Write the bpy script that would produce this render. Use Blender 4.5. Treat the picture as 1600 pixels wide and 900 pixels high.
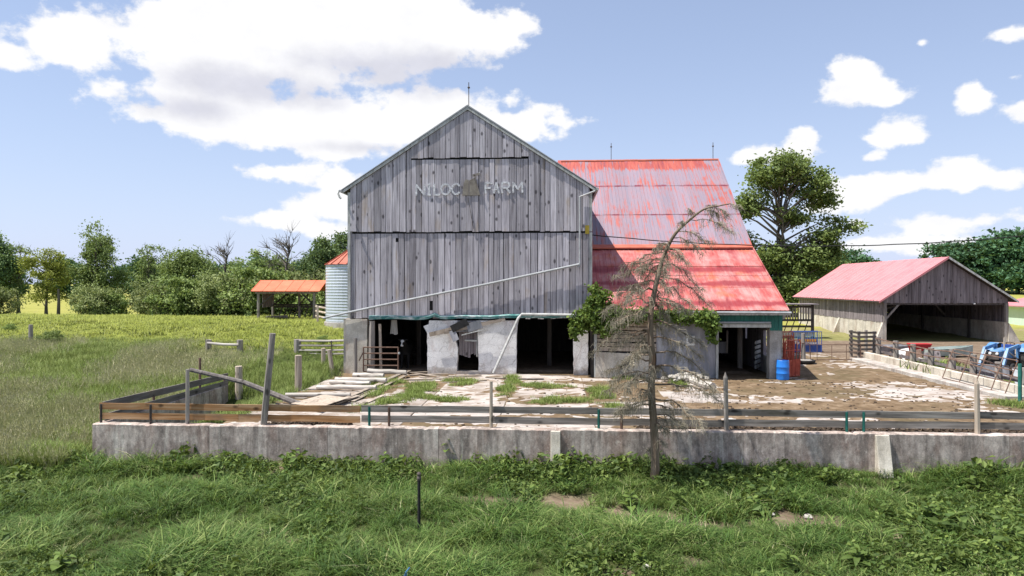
import bpy, math, random
from mathutils import Vector, Matrix, noise as mnoise
R = random.Random
rad = math.radians
for o in list(bpy.data.objects): bpy.data.objects.remove(o)
S = bpy.context.scene
COL = S.collection

# ------------------------------------------------------------------ camera
cd = bpy.data.cameras.new("camera"); cam = bpy.data.objects.new("camera", cd); COL.objects.link(cam)
cd.sensor_width = 36.0; cd.lens = 24.75; cd.shift_y = -0.003125
cd.clip_start = 0.1; cd.clip_end = 6000
cam.location = (0, 0, 4.56); cam.rotation_euler = (rad(90), 0, rad(3.486))
S.camera = cam
S.view_settings.view_transform = 'Standard'; S.view_settings.look = 'None'
S.view_settings.exposure = 0.95; S.view_settings.gamma = 1.0
S.render.resolution_x = 1024; S.render.resolution_y = 576

# ------------------------------------------------------------------ node helpers
class NT:
    def __init__(s, tree): s.t = tree; s.L = tree.links
    def n(s, typ, props=None, ins=None):
        nd = s.t.nodes.new(typ)
        for k, v in (props or {}).items(): setattr(nd, k, v)
        for k, v in (ins or {}).items():
            if isinstance(v, bpy.types.NodeSocket): s.L.new(v, nd.inputs[k])
            else: nd.inputs[k].default_value = v
        return nd
    def m(s, op, a, b=0.0, c=None, clamp=False):
        d = {0: a, 1: b}
        if c is not None: d[2] = c
        return s.n('ShaderNodeMath', {'operation': op, 'use_clamp': clamp}, d).outputs[0]
    def vm(s, op, a, b=(0, 0, 0)): return s.n('ShaderNodeVectorMath', {'operation': op}, {0: a, 1: b}).outputs[0]
    def mp(s, vec, scale=(1, 1, 1), loc=(0, 0, 0), rot=(0, 0, 0)):
        return s.n('ShaderNodeMapping', None, {'Vector': vec, 'Scale': scale, 'Location': loc, 'Rotation': rot}).outputs[0]
    def noise(s, vec, scale=1, detail=4, rough=.55, dist=0):
        return s.n('ShaderNodeTexNoise', None, {'Vector': vec, 'Scale': scale, 'Detail': detail, 'Roughness': rough, 'Distortion': dist}).outputs[0]
    def vor(s, vec, scale=1, feature='F1'):
        return s.n('ShaderNodeTexVoronoi', {'feature': feature}, {'Vector': vec, 'Scale': scale}).outputs[0]
    def ramp(s, fac, stops, interp='LINEAR'):
        nd = s.n('ShaderNodeValToRGB', None, {0: fac}); cr = nd.color_ramp; cr.interpolation = interp
        while len(cr.elements) > 1: cr.elements.remove(cr.elements[-1])
        for i, (p, c) in enumerate(stops):
            e = cr.elements[0] if i == 0 else cr.elements.new(p)
            e.position = p; e.color = (*c, 1) if len(c) == 3 else c
        return nd.outputs[0]
    def ss(s, x, a, b):
        return s.n('ShaderNodeMapRange', {'interpolation_type': 'SMOOTHSTEP'}, {0: x, 1: a, 2: b, 3: 0.0, 4: 1.0}).outputs[0]
    def lin(s, x, a, b, c, d): return s.n('ShaderNodeMapRange', None, {0: x, 1: a, 2: b, 3: c, 4: d}).outputs[0]
    def mix(s, f, a, b, mode='MIX'):
        f_ = lambda v: v if isinstance(v, bpy.types.NodeSocket) else (*v, 1)
        nd = s.n('ShaderNodeMix', {'data_type': 'RGBA', 'blend_type': mode}, {0: f, 6: f_(a), 7: f_(b)})
        return nd.outputs[2]
    def scale(s, col, f): return s.vm('SCALE', col) if False else s._sc(col, f)
    def _sc(s, col, f):
        nd = s.n('ShaderNodeVectorMath', {'operation': 'SCALE'}, {0: col, 3: f}); return nd.outputs[0]
    def bump(s, hgt, st=.5, d=.02): return s.n('ShaderNodeBump', None, {'Height': hgt, 'Strength': st, 'Distance': d}).outputs[0]
    def pos(s): return s.n('ShaderNodeNewGeometry').outputs['Position']
    def island(s): return s.n('ShaderNodeNewGeometry').outputs['Random Per Island']
    def rnd(s): return s.n('ShaderNodeObjectInfo').outputs['Random']
    def out(s, col, rough=.85, nrm=None, metal=0.0, spec=.3, extra=None):
        ins = {'Base Color': col if isinstance(col, bpy.types.NodeSocket) else (*col, 1), 'Roughness': rough, 'Metallic': metal, 'Specular IOR Level': spec}
        if nrm is not None: ins['Normal'] = nrm
        b = s.n('ShaderNodeBsdfPrincipled', None, ins)
        o = s.n('ShaderNodeOutputMaterial'); s.L.new(b.outputs[0], o.inputs[0]); return b
def newmat(name):
    m = bpy.data.materials.new(name); m.use_nodes = True; m.node_tree.nodes.clear(); return m, NT(m.node_tree)

# ------------------------------------------------------------------ sky, clouds, sun
SUN = Vector((-0.45, -0.12, 1.0)).normalized()
W = bpy.data.worlds.new("World"); S.world = W; W.use_nodes = True; W.node_tree.nodes.clear()
def build_world():
    n = NT(W.node_tree)
    sky = n.n('ShaderNodeTexSky'); sky.sky_type = 'NISHITA'; sky.sun_disc = False
    sky.sun_elevation = math.asin(SUN.z); sky.sun_rotation = math.atan2(SUN.x, SUN.y)
    sky.air_density = 1.0; sky.dust_density = 0.4; sky.ozone_density = 1.5
    d = n.n('ShaderNodeTexCoord').outputs['Generated']
    sx = n.n('ShaderNodeSeparateXYZ', None, {0: d})
    az = n.m('ARCTAN2', sx.outputs[0], sx.outputs[1]); el = n.m('ARCSINE', sx.outputs[2])
    ca = n.n('ShaderNodeCombineXYZ', None, {0: az, 1: n.m('MULTIPLY', el, 1.35), 2: 0.0}).outputs[0]
    warp = n.noise(ca, 14, 6, .55)
    big = n.noise(ca, 5, 3, .5)
    # cumulus groups seen that day: azimuth, elevation, half width, half height (radians)
    B = [(-0.4875, 0.3009, 0.0979, 0.0642), (-0.3853, 0.3281, 0.1631, 0.0772), (-0.2756, 0.3453, 0.1559, 0.0786), (-0.1695, 0.3469, 0.1077, 0.0559), (-0.0972, 0.3429, 0.0653, 0.0363), (-0.3935, 0.4166, 0.2670, 0.0575), (-0.4646, 0.2418, 0.0999, 0.0355), (-0.6340, 0.2860, 0.0578, 0.0316), (-0.6776, 0.2574, 0.0363, 0.0208), (-0.3935, 0.2075, 0.1541, 0.0346), (-0.2756, 0.2185, 0.1990, 0.0406), (-0.4646, 0.2100, 0.0845, 0.0304), (-0.1605, 0.2353, 0.1348, 0.0411), (-0.0699, 0.2261, 0.0999, 0.0259), (0.0027, 0.2274, 0.0407, 0.0121), (-0.3101, 0.1914, 0.1024, 0.0187), (-0.5245, 0.2122, 0.0436, 0.0194), (-0.3648, 0.1490, 0.0662, 0.0170), (-0.3015, 0.1403, 0.0514, 0.0173), (-0.3229, 0.1111, 0.0594, 0.0225), (-0.2756, 0.1018, 0.0521, 0.0316), (-0.3730, 0.0863, 0.0576, 0.0137), (-0.3101, 0.0765, 0.0597, 0.0140), (0.3918, 0.2459, 0.0485, 0.0215), (0.3845, 0.2621, 0.0252, 0.0184), (0.4315, 0.2306, 0.0297, 0.0091), (0.3544, 0.2485, 0.0152, 0.0078), (0.4385, 0.1892, 0.0406, 0.0200), (0.4173, 0.1836, 0.0358, 0.0125), (0.4627, 0.1814, 0.0239, 0.0107), (0.3079, 0.1721, 0.0522, 0.0181), (0.3275, 0.1855, 0.0265, 0.0195), (0.2718, 0.1702, 0.0292, 0.0100), (0.4661, 0.2894, 0.0082, 0.0058), (0.5468, 0.2812, 0.0306, 0.0110), (0.5680, 0.2826, 0.0178, 0.0095), (0.5219, 0.2152, 0.0228, 0.0188), (0.5620, 0.1989, 0.0228, 0.0156), (0.5590, 0.2360, 0.0096, 0.0063), (0.3955, 0.1178, 0.0513, 0.0274), (0.4350, 0.1233, 0.0352, 0.0173), (0.3582, 0.1034, 0.0455, 0.0131), (0.5123, 0.1314, 0.0385, 0.0210), (0.5499, 0.1259, 0.0366, 0.0176), (0.4796, 0.1241, 0.0201, 0.0092), (0.4862, 0.0736, 0.0597, 0.0201), (0.5345, 0.0751, 0.0374, 0.0135), (0.3955, 0.0782, 0.0110, 0.0065), (0.4101, 0.1591, 0.0202, 0.0079), (0.4593, 0.0512, 0.0958, 0.0142), (0.5438, 0.0448, 0.0492, 0.0090)]
    G = [(-0.2053, 0.2911, 0.1864, 0.0347), (-0.3935, 0.2563, 0.1460, 0.0289), (-0.4875, 0.2238, 0.0904, 0.0189), (-0.2756, 0.2973, 0.1300, 0.0211), (-0.2407, 0.1883, 0.1406, 0.0086)]
    def field(lst):
        acc = None
        for (a, e, w, h) in lst:
            dx = n.m('DIVIDE', n.m('SUBTRACT', az, a), w)
            de = n.m('SUBTRACT', el, e)
            dy = n.m('DIVIDE', de, h)
            q = n.m('SUBTRACT', 1.0, n.m('SQRT', n.m('ADD', n.m('MULTIPLY', dx, dx), n.m('MULTIPLY', dy, dy))))
            q = n.m('MULTIPLY', q, min(w, h) ** .5 * 3.0)
            acc = q if acc is None else n.m('SMOOTH_MAX', acc, q, .12)
        return acc
    f = field(B)
    f = n.m('ADD', f, n.m('MULTIPLY', n.m('SUBTRACT', warp, .5), 1.25))
    f = n.m('ADD', f, n.m('MULTIPLY', n.m('SUBTRACT', big, .5), .35))
    f = n.m('ADD', f, n.m('MULTIPLY', n.m('SUBTRACT', n.noise(ca, 48, 5, .65), .5), .28))
    mask = n.ss(f, -.03, .16)
    # the rest of the sky carries the same scattered cumulus
    far = n.noise(d, 3.2, 8, .55)
    farm = n.m('MULTIPLY', n.ss(far, .53, .62), n.ss(n.m('ABSOLUTE', az), .80, 1.05))
    mask = n.m('MAXIMUM', mask, farm, clamp=True)
    mask = n.m('MULTIPLY', mask, n.ss(el, -.01, .02))
    g = n.ss(n.m('ADD', field(G), n.m('MULTIPLY', n.m('SUBTRACT', n.noise(ca, 9, 5, .6), .5), .9)), -.12, .42)
    soft = n.noise(ca, 22, 5, .6)
    cl = n.mix(n.m('MULTIPLY', g, .8), (5.3, 5.3, 5.4), (3.5, 3.55, 4.1))
    cl = n._sc(cl, n.lin(soft, .3, .7, .955, 1.03))
    hz = n.m('POWER', n.m('SUBTRACT', 1.0, n.m('ABSOLUTE', sx.outputs[2]), clamp=True), 5.0)
    veil = n.lin(hz, 0.0, 1.0, .30, .92)
    base = n.mix(veil, n._sc(sky.outputs[0], 0.78), (3.35, 3.8, 5.3))
    col = n.mix(mask, base, cl)
    bg = n.n('ShaderNodeBackground', None, {0: col, 1: 0.1})
    o = n.n('ShaderNodeOutputWorld'); n.L.new(bg.outputs[0], o.inputs[0])
build_world()
sl = bpy.data.lights.new("sun", 'SUN'); so = bpy.data.objects.new("sun", sl); COL.objects.link(so)
sl.energy = 4.2; sl.angle = rad(.5); sl.color = (1.0, .955, .88)
so.rotation_euler = SUN.to_track_quat('Z', 'Y').to_euler(); so.location = (-30, 10, 60)

# ------------------------------------------------------------------ mesh helpers
class MB:
    def __init__(s): s.v = []; s.f = []
    def add(s, vs, fs):
        k = len(s.v); s.v += [tuple(v) for v in vs]; s.f += [tuple(i + k for i in f) for f in fs]
    def box(s, a, b, M=None):
        (x0, y0, z0), (x1, y1, z1) = a, b
        vs = [(x0, y0, z0), (x1, y0, z0), (x1, y1, z0), (x0, y1, z0), (x0, y0, z1), (x1, y0, z1), (x1, y1, z1), (x0, y1, z1)]
        if M is not None: vs = [M @ Vector(v) for v in vs]
        s.add(vs, [(0, 3, 2, 1), (4, 5, 6, 7), (0, 1, 5, 4), (1, 2, 6, 5), (2, 3, 7, 6), (3, 0, 4, 7)])
    def beam(s, p, q, w, h, up=(0, 0, 1), taper=1.0):
        p, q = Vector(p), Vector(q); d = (q - p).normalized(); u = Vector(up)
        if abs(d.dot(u)) > .98: u = Vector((0, 1, 0))
        sd = d.cross(u).normalized(); u = sd.cross(d)
        vs = []
        for c, k in ((p, 1.0), (q, taper)):
            for a, b in ((-1, -1), (1, -1), (1, 1), (-1, 1)): vs.append(c + sd * (a * w * k / 2) + u * (b * h * k / 2))
        s.add(vs, [(3, 2, 1, 0), (4, 5, 6, 7), (0, 1, 5, 4), (1, 2, 6, 5), (2, 3, 7, 6), (3, 0, 4, 7)])
    def tube(s, pts, r, n=8, cap=True, jit=0, rg=None):
        pts = [Vector(p) for p in pts]; m = len(pts)
        rs = r if isinstance(r, (list, tuple)) else [r] * m
        k = len(s.v); prev = None
        for i, p in enumerate(pts):
            t = (pts[min(i + 1, m - 1)] - pts[max(i - 1, 0)])
            t = t.normalized() if t.length > 1e-9 else Vector((0, 0, 1))
            if prev is None:
                a = Vector((1, 0, 0)) if abs(t.x) < .8 else Vector((0, 1, 0))
                u = t.cross(a).normalized()
            else:
                u = prev - t * prev.dot(t)
                u = u.normalized() if u.length > 1e-6 else t.orthogonal().normalized()
            prev = u; w = t.cross(u)
            for j in range(n):
                an = 2 * math.pi * j / n; rr = rs[i] * (1 + (rg.uniform(-jit, jit) if jit else 0))
                s.v.append(tuple(p + (u * math.cos(an) + w * math.sin(an)) * rr))
        for i in range(m - 1):
            for j in range(n):
                a = k + i * n + j; b = k + i * n + (j + 1) % n; s.f.append((a, b, b + n, a + n))
        if cap:
            s.f.append(tuple(k + j for j in range(n))[::-1]); s.f.append(tuple(k + (m - 1) * n + j for j in range(n)))
    def lathe(s, prof, n=24, c=(0, 0, 0), axis='Z'):
        k = len(s.v)
        for (r, z) in prof:
            for j in range(n):
                a = 2 * math.pi * j / n; x, y = r * math.cos(a), r * math.sin(a)
                if axis == 'Z': p = (c[0] + x, c[1] + y, c[2] + z)
                elif axis == 'Y': p = (c[0] + x, c[1] + z, c[2] + y)
                else: p = (c[0] + z, c[1] + x, c[2] + y)
                s.v.append(p)
        for i in range(len(prof) - 1):
            for j in range(n):
                a = k + i * n + j; b = k + i * n + (j + 1) % n; s.f.append((a, b, b + n, a + n))
    def prism(s, poly, off):
        off = Vector(off); m = len(poly); p = [Vector(q) for q in poly]
        s.add(p + [q + off for q in p], [tuple(range(m))[::-1], tuple(range(m, 2 * m))] + [(i, (i + 1) % m, m + (i + 1) % m, m + i) for i in range(m)])
    def mesh(s, name, mat, off=(0, 0, 0), smooth=False):
        me = bpy.data.meshes.new(name); ox, oy, oz = off
        me.from_pydata([(x - ox, y - oy, z - oz) for x, y, z in s.v], [], s.f)
        if mat is not None: me.materials.append(mat)
        if smooth: me.polygons.foreach_set('use_smooth', [True] * len(me.polygons))
        me.update(); return me
    def obj(s, name, mat, parent=None, smooth=False, bevel=0, label=None, stuff=False):
        off = wloc(parent) if parent else (0, 0, 0)
        return put(name, s.mesh(name, mat, off, smooth), parent, bevel=bevel, label=label, stuff=stuff)
def wloc(o):
    v = Vector((0, 0, 0))
    while o: v += o.location; o = o.parent
    return v
def put(name, me, parent=None, loc=(0, 0, 0), rot=(0, 0, 0), scale=(1, 1, 1), bevel=0, label=None, stuff=False):
    o = bpy.data.objects.new(name, me); COL.objects.link(o); o.parent = parent
    o.location = loc; o.rotation_euler = rot; o.scale = scale
    if bevel:
        b = o.modifiers.new('bevel', 'BEVEL'); b.width = bevel; b.segments = 1; b.limit_method = 'ANGLE'
    if label: o['label'] = label
    if stuff: o['kind'] = 'stuff'
    return o
def thing(name, label, cat, loc=(0, 0, 0), rotz=0, group=None):
    o = bpy.data.objects.new(name, None); COL.objects.link(o); o.empty_display_size = .3
    o.location = loc; o.rotation_euler = (0, 0, rotz); return tag(o, label, cat, group)
def tag(o, label, cat, group=None):
    o['label'] = label; o['category'] = cat
    if group: o['group'] = group
    return o
def struct(o, kind='structure'): o['kind'] = kind; return o
def copy_tree(o, parent=None):
    c = o.copy(); COL.objects.link(c); c.parent = parent
    for ch in list(o.children): copy_tree(ch, c)
    return c
def lerp(a, b, t): return a + (b - a) * t
def sm(a, b, x):
    t = min(1, max(0, (x - a) / (b - a))); return t * t * (3 - 2 * t)
def interp(x, tab):
    if x <= tab[0][0]: return tab[0][1]
    for (a, fa), (b, fb) in zip(tab, tab[1:]):
        if x <= b: return fa + (fb - fa) * (x - a) / (b - a)
    return tab[-1][1]
def fbm(x, y, s=1.0, o=4, z=0.0):
    return mnoise.fractal(Vector((x * s, y * s, z)), 1.0, 2.0, o)

# ------------------------------------------------------------------ materials
def wood(name, dark, mid, light, axis='Z', grain=9.0, stain=None, stain_amt=.5, tone=(.72, 1.18), knots=True, rough=.9):
    m, n = newmat(name); p = n.pos(); r = n.rnd(); isl = n.island()
    rr = n.m('FRACT', n.m('ADD', r, isl))
    v = n.vm('ADD', p, n._sc((17.3, 9.1, 31.7), rr))
    lo = .55
    sc = {'Z': (grain, grain, lo), 'X': (lo, grain, grain), 'Y': (grain, lo, grain)}[axis]
    sc2 = {'Z': (1.6, 1.6, .5), 'X': (.5, 1.6, 1.6), 'Y': (1.6, .5, 1.6)}[axis]
    g1 = n.noise(n.mp(v, sc), 1.0, 6, .62, .35); g2 = n.noise(n.mp(v, sc2), 1.0, 4, .6)
    c = n.ramp(n.m('ADD', n.m('MULTIPLY', g1, .7), n.m('MULTIPLY', g2, .3)), [(.30, dark), (.48, mid), (.68, light)])
    if stain: c = n.mix(n.m('MULTIPLY', n.ss(n.noise(n.mp(v, tuple(q * .9 for q in sc2)), 1.0, 5, .6), .56, .72), stain_amt), c, stain)
    if knots:
        ks = {'Z': (2.6, 2.6, 1.5), 'X': (1.5, 2.6, 2.6), 'Y': (2.6, 1.5, 2.6)}[axis]
        k = n.m('ADD', n.vor(n.mp(v, ks), 1.0), n.m('MULTIPLY', n.m('SUBTRACT', g1, .5), .18)); c = n.mix(n.m('MULTIPLY', n.m('SUBTRACT', 1.0, n.ss(k, .08, .22)), .8), c, tuple(q * .35 for q in dark))
    c = n._sc(c, n.lin(n.m('FRACT', n.m('MULTIPLY', rr, 7.31)), 0, 1, tone[0], tone[1]))
    n.out(c, rough, n.bump(g1, .55, .012), spec=.2); return m
def mottled(name, stops, scale=(1, 1, 1), detail=7, rough=.9, bump=.3, bd=.01, metal=0.0, spec=.3, tone=None, stain=None):
    m, n = newmat(name); p = n.pos()
    v = n.vm('ADD', p, n._sc((5.3, 7.7, 3.1), n.rnd()))
    g = n.noise(n.mp(v, scale), 1.0, detail, .6, .2); c = n.ramp(g, stops)
    if stain: c = n.mix(n.m('MULTIPLY', n.ss(n.noise(n.mp(v, stain[1]), 1.0, 5, .6), stain[3], stain[4]), stain[2]), c, stain[0])
    if tone: c = n._sc(c, n.lin(n.rnd(), 0, 1, *tone))
    n.out(c, rough, n.bump(n.noise(p, 30, 4, .6), bump, bd) if bump else None, metal, spec); return m
M = {}
M['barn_wood'] = wood('barn_wood', (.13, .118, .13), (.385, .362, .392), (.62, .595, .63), 'Z', 15, (.32, .235, .14), .5, (.68, 1.2))
M['shed_wood'] = wood('shed_wood', (.10, .085, .088), (.205, .178, .185), (.34, .305, .31), 'Z', 8, (.15, .11, .085), .45, (.7, 1.15))
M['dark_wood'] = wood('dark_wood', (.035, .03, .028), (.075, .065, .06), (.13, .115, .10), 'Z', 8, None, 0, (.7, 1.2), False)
M['rail_brown'] = wood('rail_brown', (.12, .065, .032), (.32, .17, .075), (.48, .34, .21), 'X', 11, (.11, .09, .075), .65, (.85, 1.12))
M['rail_grey'] = wood('rail_grey', (.07, .062, .055), (.20, .182, .165), (.40, .37, .34), 'X', 11, (.075, .07, .05), .75, (.85, 1.12))
M['rail_dark'] = wood('rail_dark', (.06, .052, .05), (.14, .125, .12), (.25, .23, .21), 'Y', 8, (.20, .11, .05), .35, (.85, 1.12))
M['post_pale'] = wood('post_pale', (.19, .145, .11), (.40, .33, .265), (.56, .49, .41), 'Z', 9, (.14, .12, .10), .6, (.85, 1.12))
M['post_grey'] = wood('post_grey', (.11, .095, .085), (.25, .225, .205), (.38, .35, .32), 'Z', 9, (.09, .08, .07), .5, (.8, 1.12))
M['log'] = wood('log', (.23, .20, .175), (.46, .425, .385), (.64, .61, .57), 'X', 7, (.20, .165, .13), .6, (.8, 1.12))
M['plank'] = wood('plank', (.12, .095, .075), (.29, .24, .195), (.46, .40, .34), 'X', 7, (.10, .08, .06), .6, (.6, 1.15))
M['bark_dead'] = wood('bark_dead', (.06, .043, .032), (.17, .125, .09), (.31, .25, .19), 'Z', 10, (.24, .12, .055), .7, (.95, 1.05), False)
M['bark'] = wood('bark', (.045, .04, .034), (.11, .098, .082), (.19, .17, .145), 'Z', 6, None, 0, (.9, 1.1), False)
M['twig'] = mottled('twig', [(.3, (.17, .145, .105)), (.7, (.38, .34, .26))], (3, 3, 3), 4, .9, 0)
def concrete(name, dark, mid, light, streak=.6, moss=.0, splash=False, contrast=(.9, 1.1)):
    m, n = newmat(name); p = n.pos(); r = n.rnd(); v = n.vm('ADD', p, n._sc((13.0, 5.0, 0), r))
    g = n.noise(v, 1.1, 8, .65, .3); c = n.ramp(g, [(.28, dark), (.5, mid), (.72, light)])
    st = n.noise(n.mp(v, (2.1, 2.1, .16)), 1.0, 7, .66, .25)
    c = n.mix(n.m('MULTIPLY', n.ss(st, .47, .62), streak), c, tuple(q * .48 for q in mid))
    st2 = n.noise(n.mp(v, (3.7, 3.7, .3), (9, 4, 2)), 1.0, 5, .6)
    c = n.mix(n.m('MULTIPLY', n.ss(st2, .56, .70), streak * .6), c, tuple(min(.7, q * 1.25) for q in light))
    br = n.noise(n.mp(v, (1.3, 1.3, .5), (3, 8, 1)), 1.0, 6, .65, .3); c = n.mix(n.m('MULTIPLY', n.ss(br, .50, .64), .55), c, tuple(q * k_ for q, k_ in zip(mid, (.62, .50, .46))))
    lic = n.noise(v, 5.5, 5, .7); c = n.mix(n.m('MULTIPLY', n.ss(lic, .58, .68), .45), c, tuple(min(.75, q * 1.2) for q in light))
    sp = n.noise(p, 30, 4, .75); c = n._sc(c, n.lin(sp, .25, .75, .66, 1.30)); c = n._sc(c, n.lin(n.noise(n.mp(p, (7, 7, 4)), 1.0, 6, .7), .3, .7, contrast[0], contrast[1]))
    pit = n.vor(p, 9.0); c = n.mix(n.m('MULTIPLY', n.m('SUBTRACT', 1.0, n.ss(pit, .06, .14)), .5), c, tuple(q * .4 for q in dark))
    if splash:
        zz = n.n('ShaderNodeSeparateXYZ', None, {0: p}).outputs[2]; c = n.mix(n.m('MULTIPLY', n.ss(n.m('ADD', n.m('MULTIPLY', n.noise(p, 2.2, 6, .65), 1.5), n.m('MULTIPLY', zz, -.9)), .35, .75), .65), c, (.25, .20, .15))
        ck = n.vor(n.mp(n.vm('ADD', p, n._sc((.5, .5, .5), n.noise(p, 2, 4, .6))), (1.1, 1.1, 1.8)), 1.0, 'DISTANCE_TO_EDGE'); c = n.mix(n.m('MULTIPLY', n.m('SUBTRACT', 1.0, n.ss(ck, .0, .022)), .5), c, (.22, .21, .20))
    if moss: c = n.mix(n.m('MULTIPLY', n.ss(n.noise(v, .8, 6, .6), .55, .68), moss), c, (.10, .105, .055))
    n.out(c, .92, n.bump(n.m('ADD', n.m('MULTIPLY', g, .6), n.m('MULTIPLY', sp, .3)), .5, .02), spec=.2); return m
M['concrete_wall'] = concrete('concrete_wall', (.22, .17, .148), (.445, .372, .332), (.60, .53, .475), .8, contrast=(.58, 1.36))
M['concrete_pale'] = concrete('concrete_pale', (.36, .325, .27), (.56, .515, .44), (.68, .635, .56), .35)
M['concrete_grey'] = concrete('concrete_grey', (.22, .21, .19), (.36, .345, .315), (.48, .46, .43), .4)
M['concrete_kerb'] = concrete('concrete_kerb', (.27, .245, .22), (.42, .39, .36), (.54, .51, .48), .3)
M['plaster'] = concrete('plaster', (.50, .49, .48), (.76, .75, .745), (.84, .835, .83), .2, 0, True)
M['slab'] = mottled('slab', [(.28, (.20, .16, .13)), (.45, (.36, .315, .285)), (.65, (.45, .41, .38))], (1.3, 1.3, 1.3), 8, .92, .5, .01, stain=((.20, .145, .10), (.9, .9, .9), .75, .50, .64), tone=(.9, 1.06))
M['dirt'] = mottled('dirt', [(.28, (.09, .06, .036)), (.5, (.165, .115, .07)), (.7, (.25, .185, .125))], (2.2, 2.2, 2.2), 9, .97, .8, .03, spec=.1, stain=((.10, .085, .045), (.4, .4, .4), .5, .5, .65))
def roofmat():
    m, n = newmat('roof_faded'); p = n.pos(); sx = n.n('ShaderNodeSeparateXYZ', None, {0: p})
    z = sx.outputs[2]; v = n.n('ShaderNodeCombineXYZ', None, {0: sx.outputs[0], 1: sx.outputs[1], 2: 0.0}).outputs[0]
    big = n.noise(n.mp(v, (.33, .55, 1)), 1.0, 5, .6, .4); st = n.noise(n.mp(v, (7.5, .55, 1), (3, 1, 0)), 1.0, 5, .65)
    med = n.noise(n.mp(v, (1.3, .8, 1), (7, 2, 0)), 1.0, 6, .65, .3)
    base = n.ramp(n.m('ADD', n.m('MULTIPLY', st, .6), n.m('MULTIPLY', med, .4)), [(.36, (.20, .18, .235)), (.50, (.26, .195, .235)), (.64, (.31, .13, .14))])
    redc = n.ramp(st, [(.35, (.25, .03, .035)), (.55, (.40, .075, .045)), (.7, (.42, .13, .10))])
    top = n.m('MULTIPLY', n.ss(z, 11.9, 12.7), n.ss(n.noise(n.mp(v, (.5, .1, 1), (5, 5, 0)), 1.0, 4, .7), .38, .55))
    f = n.m('ADD', n.m('ADD', n.m('MULTIPLY', big, .62), n.m('MULTIPLY', st, .80)), n.m('MULTIPLY', top, .20))
    up = n.mix(n.m('MULTIPLY', n.ss(f, .715, .86), .9), base, redc)
    # lower lean-to: red paint faded to salmon with darker lap bands
    lo = n.ramp(n.m('ADD', n.m('MULTIPLY', st, .35), n.m('MULTIPLY', med, .65)), [(.30, (.25, .025, .03)), (.44, (.41, .10, .09)), (.60, (.50, .235, .22))])
    org = n.ss(n.noise(n.mp(v, (.8, .6, 1), (2, 11, 0)), 1.0, 4, .6), .54, .66); lo = n.mix(n.m('MULTIPLY', org, .55), lo, (.50, .125, .045))
    wob = n.m('ADD', sx.outputs[1], n.m('MULTIPLY', n.noise(n.mp(v, (.6, .6, 1)), 1.0, 4, .6), 1.1))
    band = None
    for y0, w in ((35.35, .28), (37.2, .22), (38.65, .30), (41.0, .22)):
        b = n.m('SUBTRACT', 1.0, n.ss(n.m('ABSOLUTE', n.m('SUBTRACT', wob, y0)), w * .35, w * 1.5)); band = b if band is None else n.m('MAXIMUM', band, b)
    vb = n.ss(n.noise(n.mp(v, (.55, .12, 1), (4, 0, 0)), 1.0, 4, .6, .6), .56, .66)
    lo = n.mix(n.m('MULTIPLY', n.m('MAXIMUM', band, vb), .8), lo, (.22, .014, .024))
    lap = n.m('MAXIMUM', n.m('SUBTRACT', 1.0, n.ss(n.m('ABSOLUTE', n.m('SUBTRACT', n.m('ADD', z, n.m('MULTIPLY', n.noise(v, 1.5, 3, .6), .15)), 11.02)), .02, .11)), n.m('SUBTRACT', 1.0, n.ss(n.m('ABSOLUTE', n.m('SUBTRACT', n.m('ADD', z, n.m('MULTIPLY', n.noise(v, 1.5, 3, .6), .15)), 8.88)), .02, .08)))
    up = n.mix(n.m('MULTIPLY', lap, n.ss(n.noise(n.mp(v, (1.2, 1, 1)), 1.0, 3, .6), .42, .6)), up, (.22, .05, .075))
    c = n.mix(n.ss(z, 6.58, 6.64), lo, up)
    c = n._sc(c, n.lin(n.rnd(), 0, 1, .93, 1.06))
    n.out(c, .55, n.bump(med, .15, .01), 0.0, .35); return m
M['roof_faded'] = roofmat()
M['roof_pink'] = mottled('roof_pink', [(.3, (.47, .16, .175)), (.6, (.52, .20, .215))], (1.5, .3, 1.5), 5, .5, .1, .01, stain=((.54, .25, .26), (.4, .2, .4), .5, .4, .7))
M['roof_orange'] = mottled('roof_orange', [(.3, (.62, .125, .06)), (.7, (.74, .19, .10))], (1, 1, 1), 4, .5, .1)
M['roof_rust'] = mottled('roof_rust', [(.3, (.34, .085, .05)), (.7, (.50, .15, .10))], (2, 2, 2), 5, .6, .1, tone=(.85, 1.1))
M['trim'] = mottled('trim', [(.3, (.24, .25, .23)), (.5, (.42, .43, .41)), (.7, (.56, .57, .56))], (6, 6, 1.5), 6, .8, .2)
M['trim_green'] = mottled('trim_green', [(.40, (.04, .17, .16)), (.52, (.20, .33, .32)), (.66, (.52, .56, .57))], (2.5, 6, 6), 6, .7, .2)
M['green_metal'] = mottled('green_metal', [(.3, (.012, .085, .07)), (.6, (.03, .17, .135)), (.75, (.13, .25, .21))], (5, 5, 1), 6, .6, .2)
M['steel'] = mottled('steel', [(.3, (.26, .275, .285)), (.7, (.40, .415, .43))], (3, 3, 3), 5, .5, .1, spec=.5)
M['bin_steel'] = mottled('bin_steel', [(.3, (.50, .55, .60)), (.7, (.62, .66, .71))], (1.2, 1.2, .5), 5, .42, .05, metal=.35, spec=.5, tone=(.95, 1.04))
M['grey_metal'] = mottled('grey_metal', [(.3, (.13, .145, .16)), (.55, (.27, .27, .30)), (.75, (.45, .46, .48))], (2, 2, .6), 6, .75, .15)
M['rust'] = mottled('rust', [(.3, (.10, .06, .045)), (.6, (.19, .12, .09)), (.8, (.27, .19, .15))], (5, 5, 5), 5, .8, .2)
M['dark_iron'] = mottled('dark_iron', [(.3, (.05, .043, .04)), (.7, (.12, .10, .09))], (5, 5, 5), 4, .8, .2)
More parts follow.
